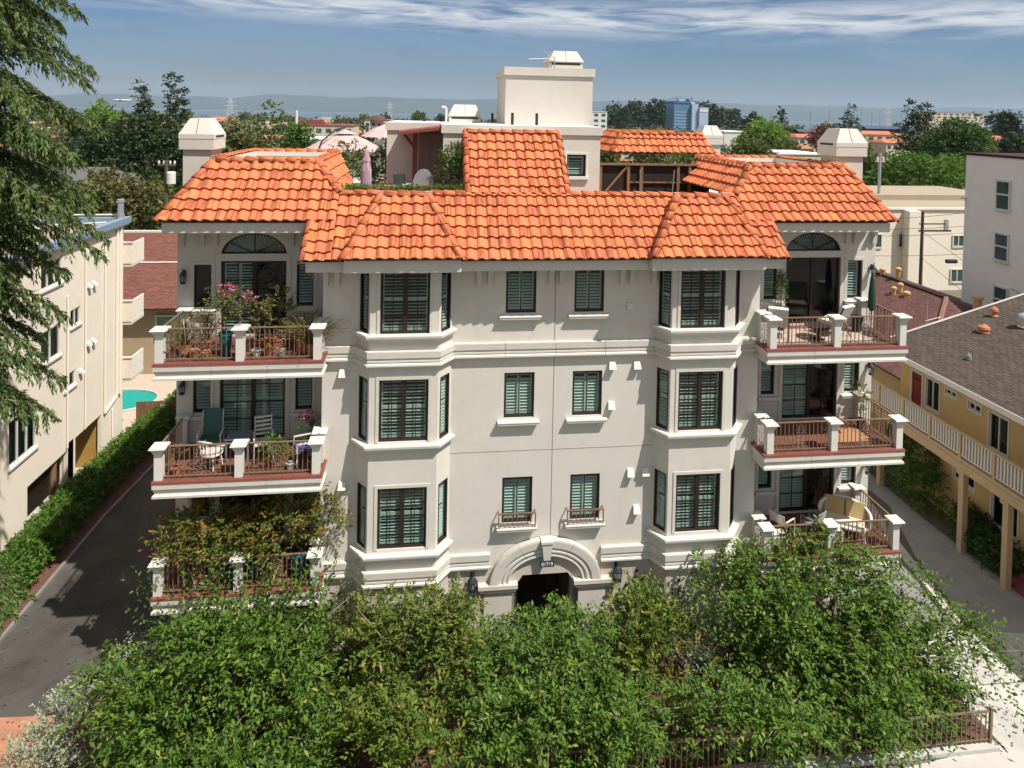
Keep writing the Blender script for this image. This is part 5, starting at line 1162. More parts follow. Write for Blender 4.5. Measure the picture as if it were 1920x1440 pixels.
# cream siding block and tall grey block further back
m_siding = mat('cream_siding', (.74,.675,.56), .9, .06, 2.5, .5, 9, stretch=(1,1,6)); m_greyw = mat('grey_render', (.78,.735,.67), .93, .04, 1.5, .3, 30)
cb_ = thing('cream_siding_block', 'cream sided apartment block with sliding windows beyond the maroon roof', 'building', (0,38,0))
ob('wall', MB().box(30,55,.0,14,0,7.6), cb_, mat=m_siding); ob('parapet', MB().box(29.6,55,-.15,14.2,7.601,7.8), cb_, mat=m_greyw); ob('upper_storey', MB().box(30.5,55,5,14,7.801,8.35), cb_, mat=m_gravel)
ob('roof_gravel', MB().box(29.8,54.8,.1,4.9,7.801,7.83), cb_, mat=m_gravel); ob('wall_return', MB().box(39.9,41.1,-.9,-.001,0,7.55), cb_, mat=m_siding)
for px, py, w_, h_ in ((1697,451,1.55,1.5),(1796,452,1.2,1.2),(1697,515,1.7,1.6),(1793,517,1.35,1.35),(1640,452,1.4,1.4)):
    p = at(px, py, 38); f_ = MB(); x0, x1, z0, z1 = p.x-w_/2, p.x+w_/2, p.z-h_/2, p.z+h_/2; t = .10
    f_.box(x0,x0+t,-.1,-.002,z0,z1).box(x1-t,x1,-.1,-.002,z0,z1).box(x0+t,x1-t,-.1,-.002,z0,z0+t+.06).box(x0+t,x1-t,-.1,-.002,z1-t,z1).box(p.x-.04,p.x+.04,-.09,-.002,z0+t,z1-t)
    wv = ob('window', f_, cb_, mat=m_white); ob('pane', MB().poly((x0,-.03,z0),(x1,-.03,z0),(x1,-.03,z1),(x0,-.03,z1)), wv, mat=mat('far_glass',(.05,.085,.085),.15,.3,1.5) if 'far_glass' not in bpy.data.materials else bpy.data.materials['far_glass'])
gb = thing('grey_block', 'tall plain grey apartment block at the right edge with narrow sash windows', 'building', (0,0,0))
gy0, gy1 = 8, 19.6
ob('wall', MB().box(30,44,gy0,gy1,0,13.7), gb, mat=m_greyw); ob('roof', MB().box(29.95,44,gy0-.05,gy1+.05,13.701,13.85), gb, mat=m_shr)
def gat(px, py): d = FW*FOC + RT*(px-960) - UP*(py-CY); return CAM + d*((30-CAM.x)/d.x)
for px, y0, y1 in ((1883,338,392),(1880,437,488),(1878,537,588)):
    p, q_ = gat(px,y0), gat(px,y1); c = p.y; f_ = MB()
    f_.box(29.9,29.999,c-.5,c-.42,q_.z,p.z).box(29.9,29.999,c+.42,c+.5,q_.z,p.z).box(29.9,29.999,c-.42,c+.42,p.z-.1,p.z).box(29.9,29.999,c-.42,c+.42,(p.z+q_.z)/2-.05,(p.z+q_.z)/2+.05).box(29.85,29.999,c-.55,c+.55,q_.z-.12,q_.z)
    wv = ob('sash_window', f_, gb, mat=m_white); ob('pane', MB().box(29.95,29.997,c-.42,c+.42,q_.z,p.z-.1), wv, mat=bpy.data.materials['far_glass'])
hp_ = [(math.cos(th)*.7, math.sin(th)*.9) for th in np.linspace(0,PI,9)]
lad = MB()
for dy in (0,.55): lad.path([(30.1,14.2+dy,13.85)]+[(31.2+x*1.0,14.2+dy,14.0+z) for x, z in hp_[::-1]]+[(32.2,14.2+dy,13.85)],.05,5)
ob('ladder_hoops', lad, gb, mat=m_white); ob('gutter_spout', MB().box(29.8,29.999,19.4,19.7,10.9,11.0), gb, mat=m_white)
# utility pole and wires
pl = thing('utility_pole', 'dark wooden utility pole with crossarm and wires before the cream siding block', 'utility pole', (37.1,32,0))
ob('pole', MB().path([(0,0,0),(0,0,8.3)],[.16,.12],7), pl, mat=m_bark); ob('crossarm', MB().box(-.3,2.6,-.06,.06,6.6,6.75).box(-.3,2.2,-.05,.05,7.2,7.3), pl, mat=m_bark); ob('transformer', MB().lathe([(.18,0),(.18,.9)],8).xform(Matrix.Translation((2.3,0,4.1)) @ Matrix.Rotation(PI/2,4,'Y')), pl, mat=m_rub); ob('insulator', MB().box(2.0,2.3,-.1,.1,6.751,7.6), pl, mat=m_grey)
wr = MB()
for z, e in ((7.0,8.0),(6.5,7.4),(5.0,5.6),(7.4,9.4)):
    wr.path([(-14+3*t*8, -2.0*t, z+(e-z)*abs(t*1.0)-.5*math.sin(PI*t)) for t in np.linspace(0,1,8)], .022, 3)
for z in (6.6,4.4): wr.path([(0,0,z),(-3,-9,z-1.1),(-9.5,-20,6.5)], .02, 3)
ob('wires', wr, pl, mat=m_rub)
# ================================================================ BALCONY FURNITURE AND PLANTS
def pot(name, label, loc, r, h, m, group=None, sq=False):
    mb = MB()
    if sq: mb.frustum((-r*.8,r*.8,-r*.8,r*.8),(-r,r,-r,r),0,h).box(-r*1.08,r*1.08,-r*1.08,r*1.08,h+.001,h+.03)
    else: mb.lathe([(r*.7,0),(r*.95,h*.9),(r*1.1,h*.9),(r*1.1,h),(r*.95,h),(r*.9,h*.9)],14)
    t = thing(name, label, 'plant pot', loc, 0, group, mb, m, smooth=False)
    return t
def bplant(name, label, loc, lobes, m, n, k, leaf, slen, seed, cat='plant', **kw):
    return tree(name, label, loc, lobes, m, sprays(lobes, n, k, leaf, slen, seed=seed, **kw), cat=cat, h=max(l[0][2] for l in lobes), r=.02, seed=seed)
def grass_clump(label, loc, n, h, spread, seed, m=None):
    g = np.random.default_rng(seed); th = g.random(n)*2*PI; lean = g.random(n)*spread; P = []; A = []; Ls = []
    for i in range(n):
        d = np.array([math.cos(th[i]),math.sin(th[i]),0]); hh = h*(.6+.5*g.random())
        for k in range(5):
            s = k/5; P.append(d*lean[i]*s**1.7+np.array([0,0,hh*(s-.25*s*s)])); A.append(d*lean[i]*(.2+1.7*s)*.5+np.array([0,0,hh*(.9-.55*s)*.5])); Ls.append(hh*.28)
    P = np.array(P); A = np.array(A); N_ = np.cross(A, g.normal(size=A.shape)); L_ = np.array(Ls)
    t = thing('ornamental_grass', label, 'plant', loc); ob('blades', leaf_mesh('blades', P, A, N_, L_, np.full(len(L_),.022), m or lf_grass, .3), t)
    ob('root_pot', MB().lathe([(.10,-.02),(.15,.0),(.16,.28),(.13,.28)],10), t, (0,0,.0), mat=m_terra); return t
F3, F2, F1 = 9.09, 6.02, 2.97
# upper left balcony
pot('tall_planter', 'tall teal glazed planter behind the railing of the upper left balcony', (-8.98,-.28,F3), .17, .62, m_teal)
bplant('flowering_shrub', 'pink flowering shrub growing from the tall teal planter', (-8.98,-.28,F3+.6), lob((0,0,.75,.42,.35,.35),(-.3,0,.55,.35,.3,.35),(.35,0,.8,.35,.3,.3)), lf_olive, 120, 9, .085, .35, 101, up=.6)
fl_ = sprays(lob((.15,0,1.15,.15,.1,.1),(.5,0,.95,.16,.1,.12),(-.1,0,1.2,.12,.1,.1)), 26, 7, .06, .12, seed=102, up=.5)
thing('pink_blossoms', 'cluster of pink blossoms at the top of the shrub on the upper left balcony', 'flowers', (-8.9,-.32,F3+.62), me=leaf_mesh('blossoms', *fl_, lf_pink, .1))
pot('planter', 'terracotta pot under the variegated shrub behind the middle post, upper left balcony', (-7.75,.1,F3), .2, .32, m_terra)
bplant('variegated_shrub', 'yellow green variegated shrub right of the middle post on the upper left balcony', (-7.75,.1,F3+.3), lob((0,0,.55,.55,.4,.45),(.15,0,1.0,.3,.25,.3),(-.4,0,.4,.35,.3,.3)), lf_olive, 150, 9, .08, .32, 103, up=.6)
grass_clump('tall arching grass at the left end of the upper left balcony', (-10.05,-.15,F3), 120, 1.1, .85, 104)
grass_clump('thin olive grass beside the left end grass on the upper left balcony', (-9.6,.1,F3), 90, 1.15, .6, 105)
grass_clump('tall arching grass spilling over the right end post of the upper left balcony', (-6.75,-.25,F3), 150, 1.25, 1.15, 106)
grass_clump('dense grass just left of the right end post of the upper left balcony', (-7.05,-.05,F3), 130, 1.1, .6, 107)
for i, (x, y, r_, h, m_, lb_) in enumerate(((-9.75,-.35,.14,.2,m_terra,'small terracotta bowl nearest the left post on the upper left balcony'),(-9.45,-.40,.12,.16,m_terra,'low terracotta pot left of the tall teal planter'),(-8.15,-.42,.13,.2,m_conc,'pale stone pot just right of the middle post, upper left balcony'),(-7.85,-.40,.11,.22,m_terra,'terracotta pot of spiky leaves in front of the variegated shrub'),(-7.5,-.40,.10,.16,m_conc,'small pale pot before the dense grass, upper left balcony'))):
    pot('flower_pot', lb_, (x,y,F3), r_, h, m_, 'pots on the upper left balcony')
bplant('succulent', 'spiky orange leaved plant in a terracotta pot on the upper left balcony', (-7.85,-.40,F3+.2), lob((0,0,.12,.12,.12,.12)), leaf_mat('leaf_orange',(.30,.12,.03),(.40,.20,.06),None,.2), 26, 4, .14, .1, 108, up=.8)
# middle left balcony
def metal_chair(label, loc, rz, frame, seat, w=.5, back=.48, slats=True, group=None):
    t = thing('garden_chair', label, 'chair', loc, rz, group)
    for sx in (-1,1):
        for sy in (-1,1): ob('leg', MB().box(sx*w/2-.016,sx*w/2+.016,sy*.22-.016,sy*.22+.016,0,.42), t, mat=frame)
        ob('armrest', MB().box(sx*w/2-.022,sx*w/2+.022,-.23,.23,.62,.645).box(sx*w/2-.014,sx*w/2+.014,-.234,-.21,.421,.619), t, mat=frame)
        ob('back_upright', MB().path([(sx*(w/2-.03),.22,.42),(sx*(w/2-.03),.32,.44+back)],.016,5), t, mat=frame)
    ob('seat', MB().box(-w/2+.02,w/2-.02,-.22,.22,.421,.46), t, mat=seat)
    if slats:
        for k in range(5): z = .53+k*(back-.08)/5; y = .24+(z-.42)*.2; ob('back_slat', MB().box(-w/2+.04,w/2-.04,y,y+.012,z,z+.05), t, mat=frame)
    else: ob('backrest', MB().obox((0,.285,.46+back/2),(w-.08,.03,back),Matrix.Rotation(RAD(-12),3,'X')), t, mat=seat)
    return t
m_blue = mat('blue_canvas',(.06,.06,.17),.8); m_gcan = mat('green_canvas',(.05,.12,.10),.8); m_wick = mat('white_wicker',(.62,.58,.52),.7,.1,30)
metal_chair('white slatted chair with tall back between the posts of the middle left balcony', (-8.1,.25,F2), RAD(15), m_white, m_white, .5, .62)
metal_chair('white armchair with blue seat and back near the right post of the middle left balcony', (-6.95,-.10,F2), RAD(-70), m_white, m_blue, .52, .42, True)
metal_chair('chair with dark green canvas back at the left of the middle left balcony', (-9.6,.55,F2), RAD(5), m_white, m_gcan, .6, .68, False)
def wicker_chair(label, loc, rz):
    t = thing('wicker_chair', label, 'chair', loc, rz); mb = MB()
    for k in range(13):
        th = PI*(-.15+1.3*k/12); mb.path([(math.cos(th)*.27,math.sin(th)*.25,.40),(math.cos(th)*.34,math.sin(th)*.33,.60+.22*max(0,math.sin(th)))],.012,4)
    ob('back_spindles', mb, t, mat=m_wick); ob('rim', MB().path([(math.cos(PI*(-.15+1.3*k/12))*.34,math.sin(PI*(-.15+1.3*k/12))*.33,.60+.22*max(0,math.sin(PI*(-.15+1.3*k/12)))) for k in range(13)],.025,5), t, mat=m_wick)
    ob('seat', MB().lathe([(.27,.36),(.29,.38),(.29,.41),(.01,.42)],16), t, mat=m_wick)
    for k in range(4): th = PI/4+k*PI/2; ob('leg', MB().path([(math.cos(th)*.22,math.sin(th)*.22,.37),(math.cos(th)*.27,math.sin(th)*.27,0)],.018,5), t, mat=m_wick)
    ob('stretcher', MB().path([(.2,.2,.15),(-.2,-.2,.15)],.012,4).path([(-.2,.2,.15),(.2,-.2,.15)],.012,4), t, mat=m_wick)
wicker_chair('open white wicker armchair behind the left railing of the middle left balcony', (-9.35,-.15,F2), RAD(160))
tb = thing('side_table', 'small blue grey table beside the wicker armchair on the middle left balcony', 'table', (-8.75,.25,F2)); m_bg = mat('blue_grey_paint',(.16,.20,.26),.6)
ob('tabletop', MB().box(-.32,.32,-.25,.25,.62,.65), tb, mat=m_bg)
for sx in (-.28,.28):
    for sy in (-.21,.21): ob('leg', MB().box(sx-.016,sx+.016,sy-.016,sy+.016,0,.619), tb, mat=m_bg)
pot('flower_pot', 'orange terracotta pot by the left post of the middle left balcony', (-10.15,-.45,F2), .12, .2, m_terra)
bplant('potted_plant', 'small red leaved plant in the orange pot on the middle left balcony', (-10.15,-.45,F2+.2), lob((0,0,.3,.12,.12,.25)), lf_rust, 22, 6, .07, .2, 111, up=.7)
bplant('potted_plant', 'leafy green plant right of the middle post on the middle left balcony', (-7.75,-.2,F2), lob((0,0,.45,.28,.25,.3),(.2,0,.3,.2,.2,.2)), lf_hedge, 70, 8, .08, .25, 112, up=.5)
pot('flower_pot', 'round white pot below the blue armchair, middle left balcony', (-7.25,-.42,F2), .11, .16, m_conc)
thing('potted_flower', 'bright pink flowers at the back right of the middle left balcony', 'flowers', (-7.0,.55,F2+.8), me=leaf_mesh('blossoms', *sprays(lob((0,0,.18,.16,.12,.12)), 30, 7, .06, .1, seed=113, up=.4), lf_pink, .1))
bplant('flower_stand_plant', 'green foliage beneath the bright pink flowers', (-7.0,.55,F2), lob((0,0,.7,.2,.15,.2)), lf_hedge, 34, 7, .08, .2, 114, up=.5)
# lower left balcony: big rust leaved shrubs
pot('glazed_pot', 'round teal bowl behind the middle post of the lower left balcony', (-8.75,-.25,F1+.12), .24, .28, m_teal); pot('glazed_pot', 'teal bowl just right of the middle post on the lower left balcony', (-8.15,-.25,F1+.1), .2, .3, m_teal)
bplant('photinia', 'large rust and green shrub filling the left half of the lower left balcony', (-9.6,-.15,F1), lob((0,0,1.35,.8,.5,.6),(.65,-.1,1.2,.5,.45,.5),(-.5,-.1,1.25,.5,.45,.5),(.1,-.2,.8,.5,.35,.4)), lf_rust, 330, 11, .115, .5, 121, up=.4, cat='shrub')
bplant('photinia', 'reddish shrub spilling over the right end post of the lower left balcony', (-7.25,-.15,F1), lob((0,0,1.5,.7,.55,.55),(.7,.0,1.55,.55,.45,.55),(-.6,-.1,1.3,.6,.45,.5),(1.0,-.2,1.2,.35,.3,.35)), lf_rust, 300, 11, .11, .5, 122, up=.4, cat='shrub')
bplant('photinia', 'rust leaved shrub in the middle of the lower left balcony', (-8.4,-.1,F1), lob((0,0,1.15,.6,.45,.5),(.2,-.1,.8,.4,.35,.35)), lf_rust, 190, 11, .11, .45, 123, up=.4, cat='shrub')
pot('tall_planter', 'tall dark teal planter near the right end of the lower left balcony', (-7.0,-.3,F1), .18, .6, m_teal)
# upper right balcony
m_cush = mat('cream_cushion',(.66,.60,.48),.9,.05,9); m_brnz = mat('dark_bronze',(.035,.026,.022),.5)
def lounge(label, loc, rz):
    t = thing('lounge_chair', label, 'chair', loc, rz); mb = MB()
    for sx in (-.3,.3):
        mb.path([(sx,-.35,0),(sx,-.33,.36),(sx,.25,.34),(sx,.55,.98)],.018,5); mb.path([(sx,.42,0),(sx,.25,.34)],.018,5); mb.path([(sx,-.33,.36),(sx,-.3,.58),(sx,.35,.58)],.016,5)
    ob('frame', mb.path([(-.3,.55,.98),(.3,.55,.98)],.018,5), t, mat=m_brnz)
    ob('seat_cushion', MB().obox((0,-.03,.42),(.55,.58,.11)), t, mat=m_cush); ob('back_cushion', MB().obox((0,.40,.74),(.55,.11,.60),Matrix.Rotation(RAD(-25),3,'X')), t, mat=m_white)
lounge('cushioned bronze lounge chair behind the left railing of the upper right balcony', (6.95,.25,F3), RAD(150)); lounge('cushioned bronze lounge chair right of the middle post on the upper right balcony', (8.75,.35,F3), RAD(205))
def topiary(label, loc, h, r_, seed):
    t = thing('topiary', label, 'plant', loc); ob('planter', MB().lathe([(.12,0),(.17,.3),(.18,.34),(.15,.34)],12), t, mat=m_rub)
    ob('stem', MB().path([(0,0,.3),(0,0,h)],.02,5), t, mat=m_bark)
    ob('foliage', leaf_mesh('foliage', *sprays(lob((0,0,h*.62,r_,r_,h*.36),(0,0,h*.86,r_*.7,r_*.7,h*.2)), 190, 7, .06, .1, seed=seed, droop=.05, rin=.6, up=.3), lf_deep, .1), t)
topiary('slender dark topiary at the back left of the upper right balcony', (7.35,.85,F3), 1.75, .16, 131)
cu = thing('closed_umbrella', 'folded dark green umbrella standing at the right end of the upper right balcony', 'umbrella', (9.95,.2,F3))
ob('canopy', MB().lathe([(.03,.75),(.11,.85),(.10,1.3),(.06,1.75),(.02,1.95)],10), cu, mat=mat('umbrella_green',(.015,.05,.035),.8)); ob('pole', MB().path([(0,0,0),(0,0,2.02)],.022,6), cu, mat=m_wood); ob('base', MB().lathe([(.24,0),(.24,.05),(.05,.09)],14), cu, mat=m_rub)
pot('planter', 'dark planter under the folded green umbrella on the upper right balcony', (9.72,.55,F3), .18, .5, m_rub)
rug = thing('patterned_rug', 'pale patterned rug on the floor of the upper right balcony', 'rug', (8.2,.15,F3+.002), me=MB().box(-1.7,1.7,-.6,.75,0,.012), mat=mat('rug',(.20,.10,.07),.95,0,14,col2=(.62,.55,.46)))
lt = thing('coffee_table', 'low dark oval table on the rug of the upper right balcony', 'table', (8.05,-.05,F3+.015)); ob('tabletop', MB().lathe([(.36,.36),(.38,.38),(.38,.40),(.01,.405)],18), lt, mat=m_brnz); ob('leg', MB().lathe([(.22,0),(.05,.05),(.05,.359)],10), lt, mat=m_brnz)
# middle right balcony
thing('door_mat', 'plain tan mat on the right half of the middle right balcony', 'mat', (9.25,.1,F2+.002), me=MB().box(-.55,.55,-.45,.55,0,.01), mat=mat('mat_tan',(.36,.19,.095),.95,.1,30))
pot('flower_pot', 'dark pot at the back right corner of the middle right balcony', (9.95,.55,F2), .15, .3, m_rub); bplant('potted_plant', 'tall red flecked plant in the back right corner of the middle right balcony', (9.95,.55,F2+.3), lob((0,0,.7,.2,.2,.45)), lf_rust, 60, 8, .08, .25, 141, up=.6)
# lower right balcony
lv = thing('wicker_loveseat', 'white wicker loveseat with tan back cushion on the lower right balcony', 'sofa', (9.25,.15,F1), RAD(-35)); mb = MB()
arc = [(math.cos(th)*.72,math.sin(th)*.42) for th in np.linspace(-.25,PI+.25,21)]
mb.path([(x,y,.62+.28*max(0,y/.42)) for x,y in arc],.05,6)
ob('rim', mb, lv, mat=m_white); ob('back_weave', MB().add([(x,y,.36) for x,y in arc]+[(x,y,.60+.28*max(0,y/.42)) for x,y in arc],[(i,i+1,22+i,21+i) for i in range(20)]), lv, mat=m_wick)
ob('seat', MB().lathe([(.6,.30),(.66,.33),(.66,.38),(.01,.39)],20).xform(Matrix.Diagonal((1.05,.62,1,1))), lv, mat=m_wick); ob('back_cushion', MB().obox((-.30,.26,.66),(.56,.13,.50),Matrix.Rotation(RAD(-18),3,'X')).obox((.30,.26,.66),(.56,.13,.50),Matrix.Rotation(RAD(-18),3,'X')), lv, mat=mat('tan_cushion',(.46,.33,.14),.9,.06,6)); ob('seat_cushion', MB().obox((0,-.02,.43),(1.1,.55,.09)), lv, mat=m_cush)
for sx in (-.55,.55):
    for sy in (-.28,.25): ob('leg', MB().path([(sx,sy,.32),(sx*1.06,sy*1.1,0)],.022,5), lv, mat=m_white)
def side_table(label, loc, w, h):
    t = thing('side_table', label, 'table', loc, 0, 'white tables on the lower right balcony'); ob('tabletop', MB().box(-w/2,w/2,-w*.4,w*.4,h-.04,h), t, mat=m_white); ob('apron', MB().box(-w/2+.02,w/2-.02,-w*.4+.02,-w*.4+.04,h-.22,h-.041), t, mat=m_white)
    for sx in (-1,1):
        for sy in (-1,1): ob('leg', MB().box(sx*(w/2-.03)-.02,sx*(w/2-.03)+.02,sy*(w*.4-.03)-.02,sy*(w*.4-.03)+.02,0,h-.041), t, mat=m_white)
side_table('white square table beside the middle post on the lower right balcony', (8.55,-.35,F1), .46, .48); side_table('white table at the left front corner of the lower right balcony', (6.75,-.38,F1), .5, .46)
metal_chair('white metal armchair at the left of the lower right balcony', (7.2,.15,F1), RAD(120), m_wick, m_deck, .55, .4, True)
metal_chair('grey chair behind the middle post of the lower right balcony', (8.15,.1,F1), RAD(-150), m_grey, m_grey, .5, .45, True)

# ================================================================ ROOF DECK
bx = thing('box_hedge', 'low green box hedge along the parapet behind the left tiled ridge', 'hedge', (-4.35,1.10,13.32))
bl = [((-1.75+k*.25,0,.06),(.2,.10,.13)) for k in range(15)]
ob('foliage', leaf_mesh('hedge', *sprays(bl, 620, 7, .055, .09, .05, .4, 151, rin=.7), lf_hedge, .2), bx); ob('planter', MB().box(-1.8,1.8,-.10,.10,0.021,.06), bx, mat=m_soil)
m_can = mat('pale_pink_canvas',(.52,.36,.345),.85,.05,3)
um = thing('cantilever_umbrella', 'large open pale pink umbrella on the roof deck', 'umbrella', (-7.05,8.6,12.4)); n = 8; R_ = 1.62
mb = MB(); ring = [(math.cos(2*PI*k/n)*R_, math.sin(2*PI*k/n)*R_, 1.72) for k in range(n)]; mid = [(math.cos(2*PI*k/n)*R_*.5, math.sin(2*PI*k/n)*R_*.5, 2.16) for k in range(n)]
for k in range(n): j = (k+1) % n; mb.poly(ring[k], ring[j], mid[j], mid[k]); mb.poly(mid[k], mid[j], (0,0,2.46)); mb.poly(ring[j], ring[k], (ring[k][0],ring[k][1],1.62), (ring[j][0],ring[j][1],1.62))
ob('canopy', mb, um, mat=m_can); ob('vent_cap', MB().lathe([(.45,2.38),(.02,2.56)],8), um, mat=m_can)
for k in range(n): ob('rib', MB().path([ring[k], (0,0,2.43)],.014,4).xform(Matrix.Translation((0,0,-.03))), um, mat=m_brnz)
ob('mast', MB().path([(-.95,-1.2,0),(-.95,-1.2,1.4),(-.75,-1.0,2.1),(-.3,-.5,2.55),(0,0,2.62)],.035,6), um, mat=m_rub); ob('base', MB().box(-1.3,-.6,-1.5,-.9,0,.1), um, mat=m_rub)
u2 = thing('patio_umbrella', 'second pale umbrella partly hidden behind the deck storey wall', 'umbrella', (-5.6,11.0,12.4)); ob('canopy', MB().lathe([(1.1,2.2),(.55,2.55),(.02,2.75)],8), u2, mat=m_can); ob('pole', MB().path([(0,0,0),(0,0,2.75)],.03,6), u2, mat=m_brnz)
c2 = thing('closed_umbrella', 'folded pink and white striped umbrella at the corner of the tiled slope', 'umbrella', (-5.55,1.75,12.4)); m_str = mat('striped_canvas',(.62,.46,.50),.85,0,26,col2=(.16,.05,.10),stretch=(1,1,.02))
ob('canopy', MB().lathe([(.05,.95),(.17,1.0),(.16,1.5),(.12,1.75),(.13,1.8),(.05,2.1),(.01,2.2)],12), c2, mat=m_str); ob('pole', MB().path([(0,0,0),(0,0,2.25)],.022,6), c2, mat=m_brnz)
bq = thing('stone_barbecue', 'stone barbecue with arched hood under the porch roof of the deck', 'barbecue', (-3.75,3.9,12.4)); m_ledge = mat('stacked_stone',(.36,.33,.30),.9,.25,12,.5,25)
for c in range(5):
    x = -.75
    while x < .45: w_ = rnd.uniform(.18,.34); ob('stone', MB().box(x,min(.5,x+w_)-.01,-.32+rnd.uniform(-.015,.015),.35,c*.16,c*.16+.15), bq, mat=m_ledge); x += w_
ob('counter', MB().box(-.8,.55,-.36,.38,.80,.86), bq, mat=m_conc); hd_ = [(math.cos(th)*.36, math.sin(th)*.52) for th in np.linspace(0,PI,11)]
ob('hood', MB().add([(x-.1,-.25,.861+z) for x,z in hd_]+[(x-.1,.3,.861+z) for x,z in hd_],[tuple(range(10,-1,-1)),tuple(range(11,22))]+[(i,i+1,12+i,11+i) for i in range(10)]), bq, mat=m_grey)
bplant('deck_shrub', 'yellow green bushy shrub in front of the barbecue on the deck', (-2.98,3.0,12.4), lob((0,0,1.25,.4,.4,.75),(.15,0,1.85,.3,.3,.35)), lf_lime, 210, 9, .09, .3, 161, up=.5, cat='shrub'); bplant('deck_shrub', 'dark tall shrub beside the left edge of the tiled tower slope', (-2.72,2.2,12.4), lob((0,0,1.2,.22,.3,.7),(0,.1,1.8,.18,.25,.4)), lf_deep, 150, 9, .09, .25, 162, up=.4, cat='shrub')
bplant('deck_shrub', 'dark leafy shrub below the open pink umbrella', (-6.5,6.6,12.4), lob((0,0,1.0,1.2,.5,.7),(1.1,0,1.1,.6,.5,.7),(-.2,0,1.7,.5,.3,.35)), lf_mid, 380, 10, .11, .4, 163, up=.4, cat='shrub'); bplant('deck_shrub', 'small green plant spilling by the left end of the right wing slope', (6.0,5.9,13.2), lob((0,0,.75,.65,.4,.25)), lf_mid, 90, 9, .09, .3, 164, up=.3, cat='shrub')
metal_chair('dark high backed chair by the barbecue on the deck', (-4.45,3.6,12.4), RAD(40), m_rub, m_rub, .5, .75, False); metal_chair('orange wooden chair on the deck behind the box hedge', (-4.1,2.2,12.55), RAD(-120), m_wood, m_terra, .5, .45, False)
# ================================================================ TOWN, TREES AND HILLS BEHIND
def dist(p): return (p-CAM).dot(FW)
def bgtree(kind, label, px, py, wpx, Y, m, seed, name='tree', group=None, hfrac=None, n=None):
    """a tree whose crown is centred on column px, tops out at row py and is wpx wide, standing at depth Y"""
    p = at(px, py, Y); d = dist(p); W = wpx*d/FOC; H = max(3.0, p.z); g = random.Random(seed); ch = H*.95 if hfrac is None else H*hfrac
    leaf = max(.34, 4.2*d/FOC)
    L_ = []; zb = max(0, H-ch)
    if kind == 'round':
        L_.append((0,0,H-ch*.45,W*.38,W*.36,ch*.40))
        for k in range(9):
            a = 2*PI*k/9+g.random(); r_ = W*g.uniform(.2,.36); zc = zb+ch*g.uniform(.25,.82); L_.append((math.cos(a)*r_,math.sin(a)*r_,zc,W*g.uniform(.17,.27),W*.2,ch*g.uniform(.13,.21)))
        L_.append((g.uniform(-.1,.1)*W,0,H-ch*.14,W*.2,W*.2,ch*.13))
    elif kind == 'cone':
        for k in range(9): t = k/9; r_ = W*.5*(1-t)**.8*g.uniform(.85,1.1)+.05*W; L_.append((g.uniform(-.05,.05)*W,0,zb+ch*(.05+t*.9),r_,r_,ch*.09))
    elif kind == 'column':
        for k in range(6): t = k/5; r_ = W*.5*math.sin(PI*(.18+.75*t)); L_.append((g.uniform(-.08,.08)*W,0,zb+ch*(.1+t*.82),r_,r_,ch*.13))
    elif kind == 'pine':
        for k in range(22): t = k/21; side = (-1)**k; r_ = W*g.uniform(.16,.27)*(1.2-.75*t); L_.append((side*W*g.uniform(.02,.30)*(1.12-.95*t),g.uniform(-.2,.2)*W,zb+ch*(.08+t*.88),r_,r_,ch*g.uniform(.05,.075)))
    lobes = lob(*L_); area = sum(l[1][0]*l[1][2] for l in lobes); cnt = n or int(min(2600, max(110, area/(leaf*leaf)*3.6)))
    return tree(name, label, (p.x, Y, 0), lobes, m, sprays(lobes, cnt, 7, leaf, leaf*2.2, .2, .2, seed, rin=.35, aspect=.7, flat=.15, jitter=.6), h=H*.7, r=max(.15,W*.02), group=group, seed=seed)
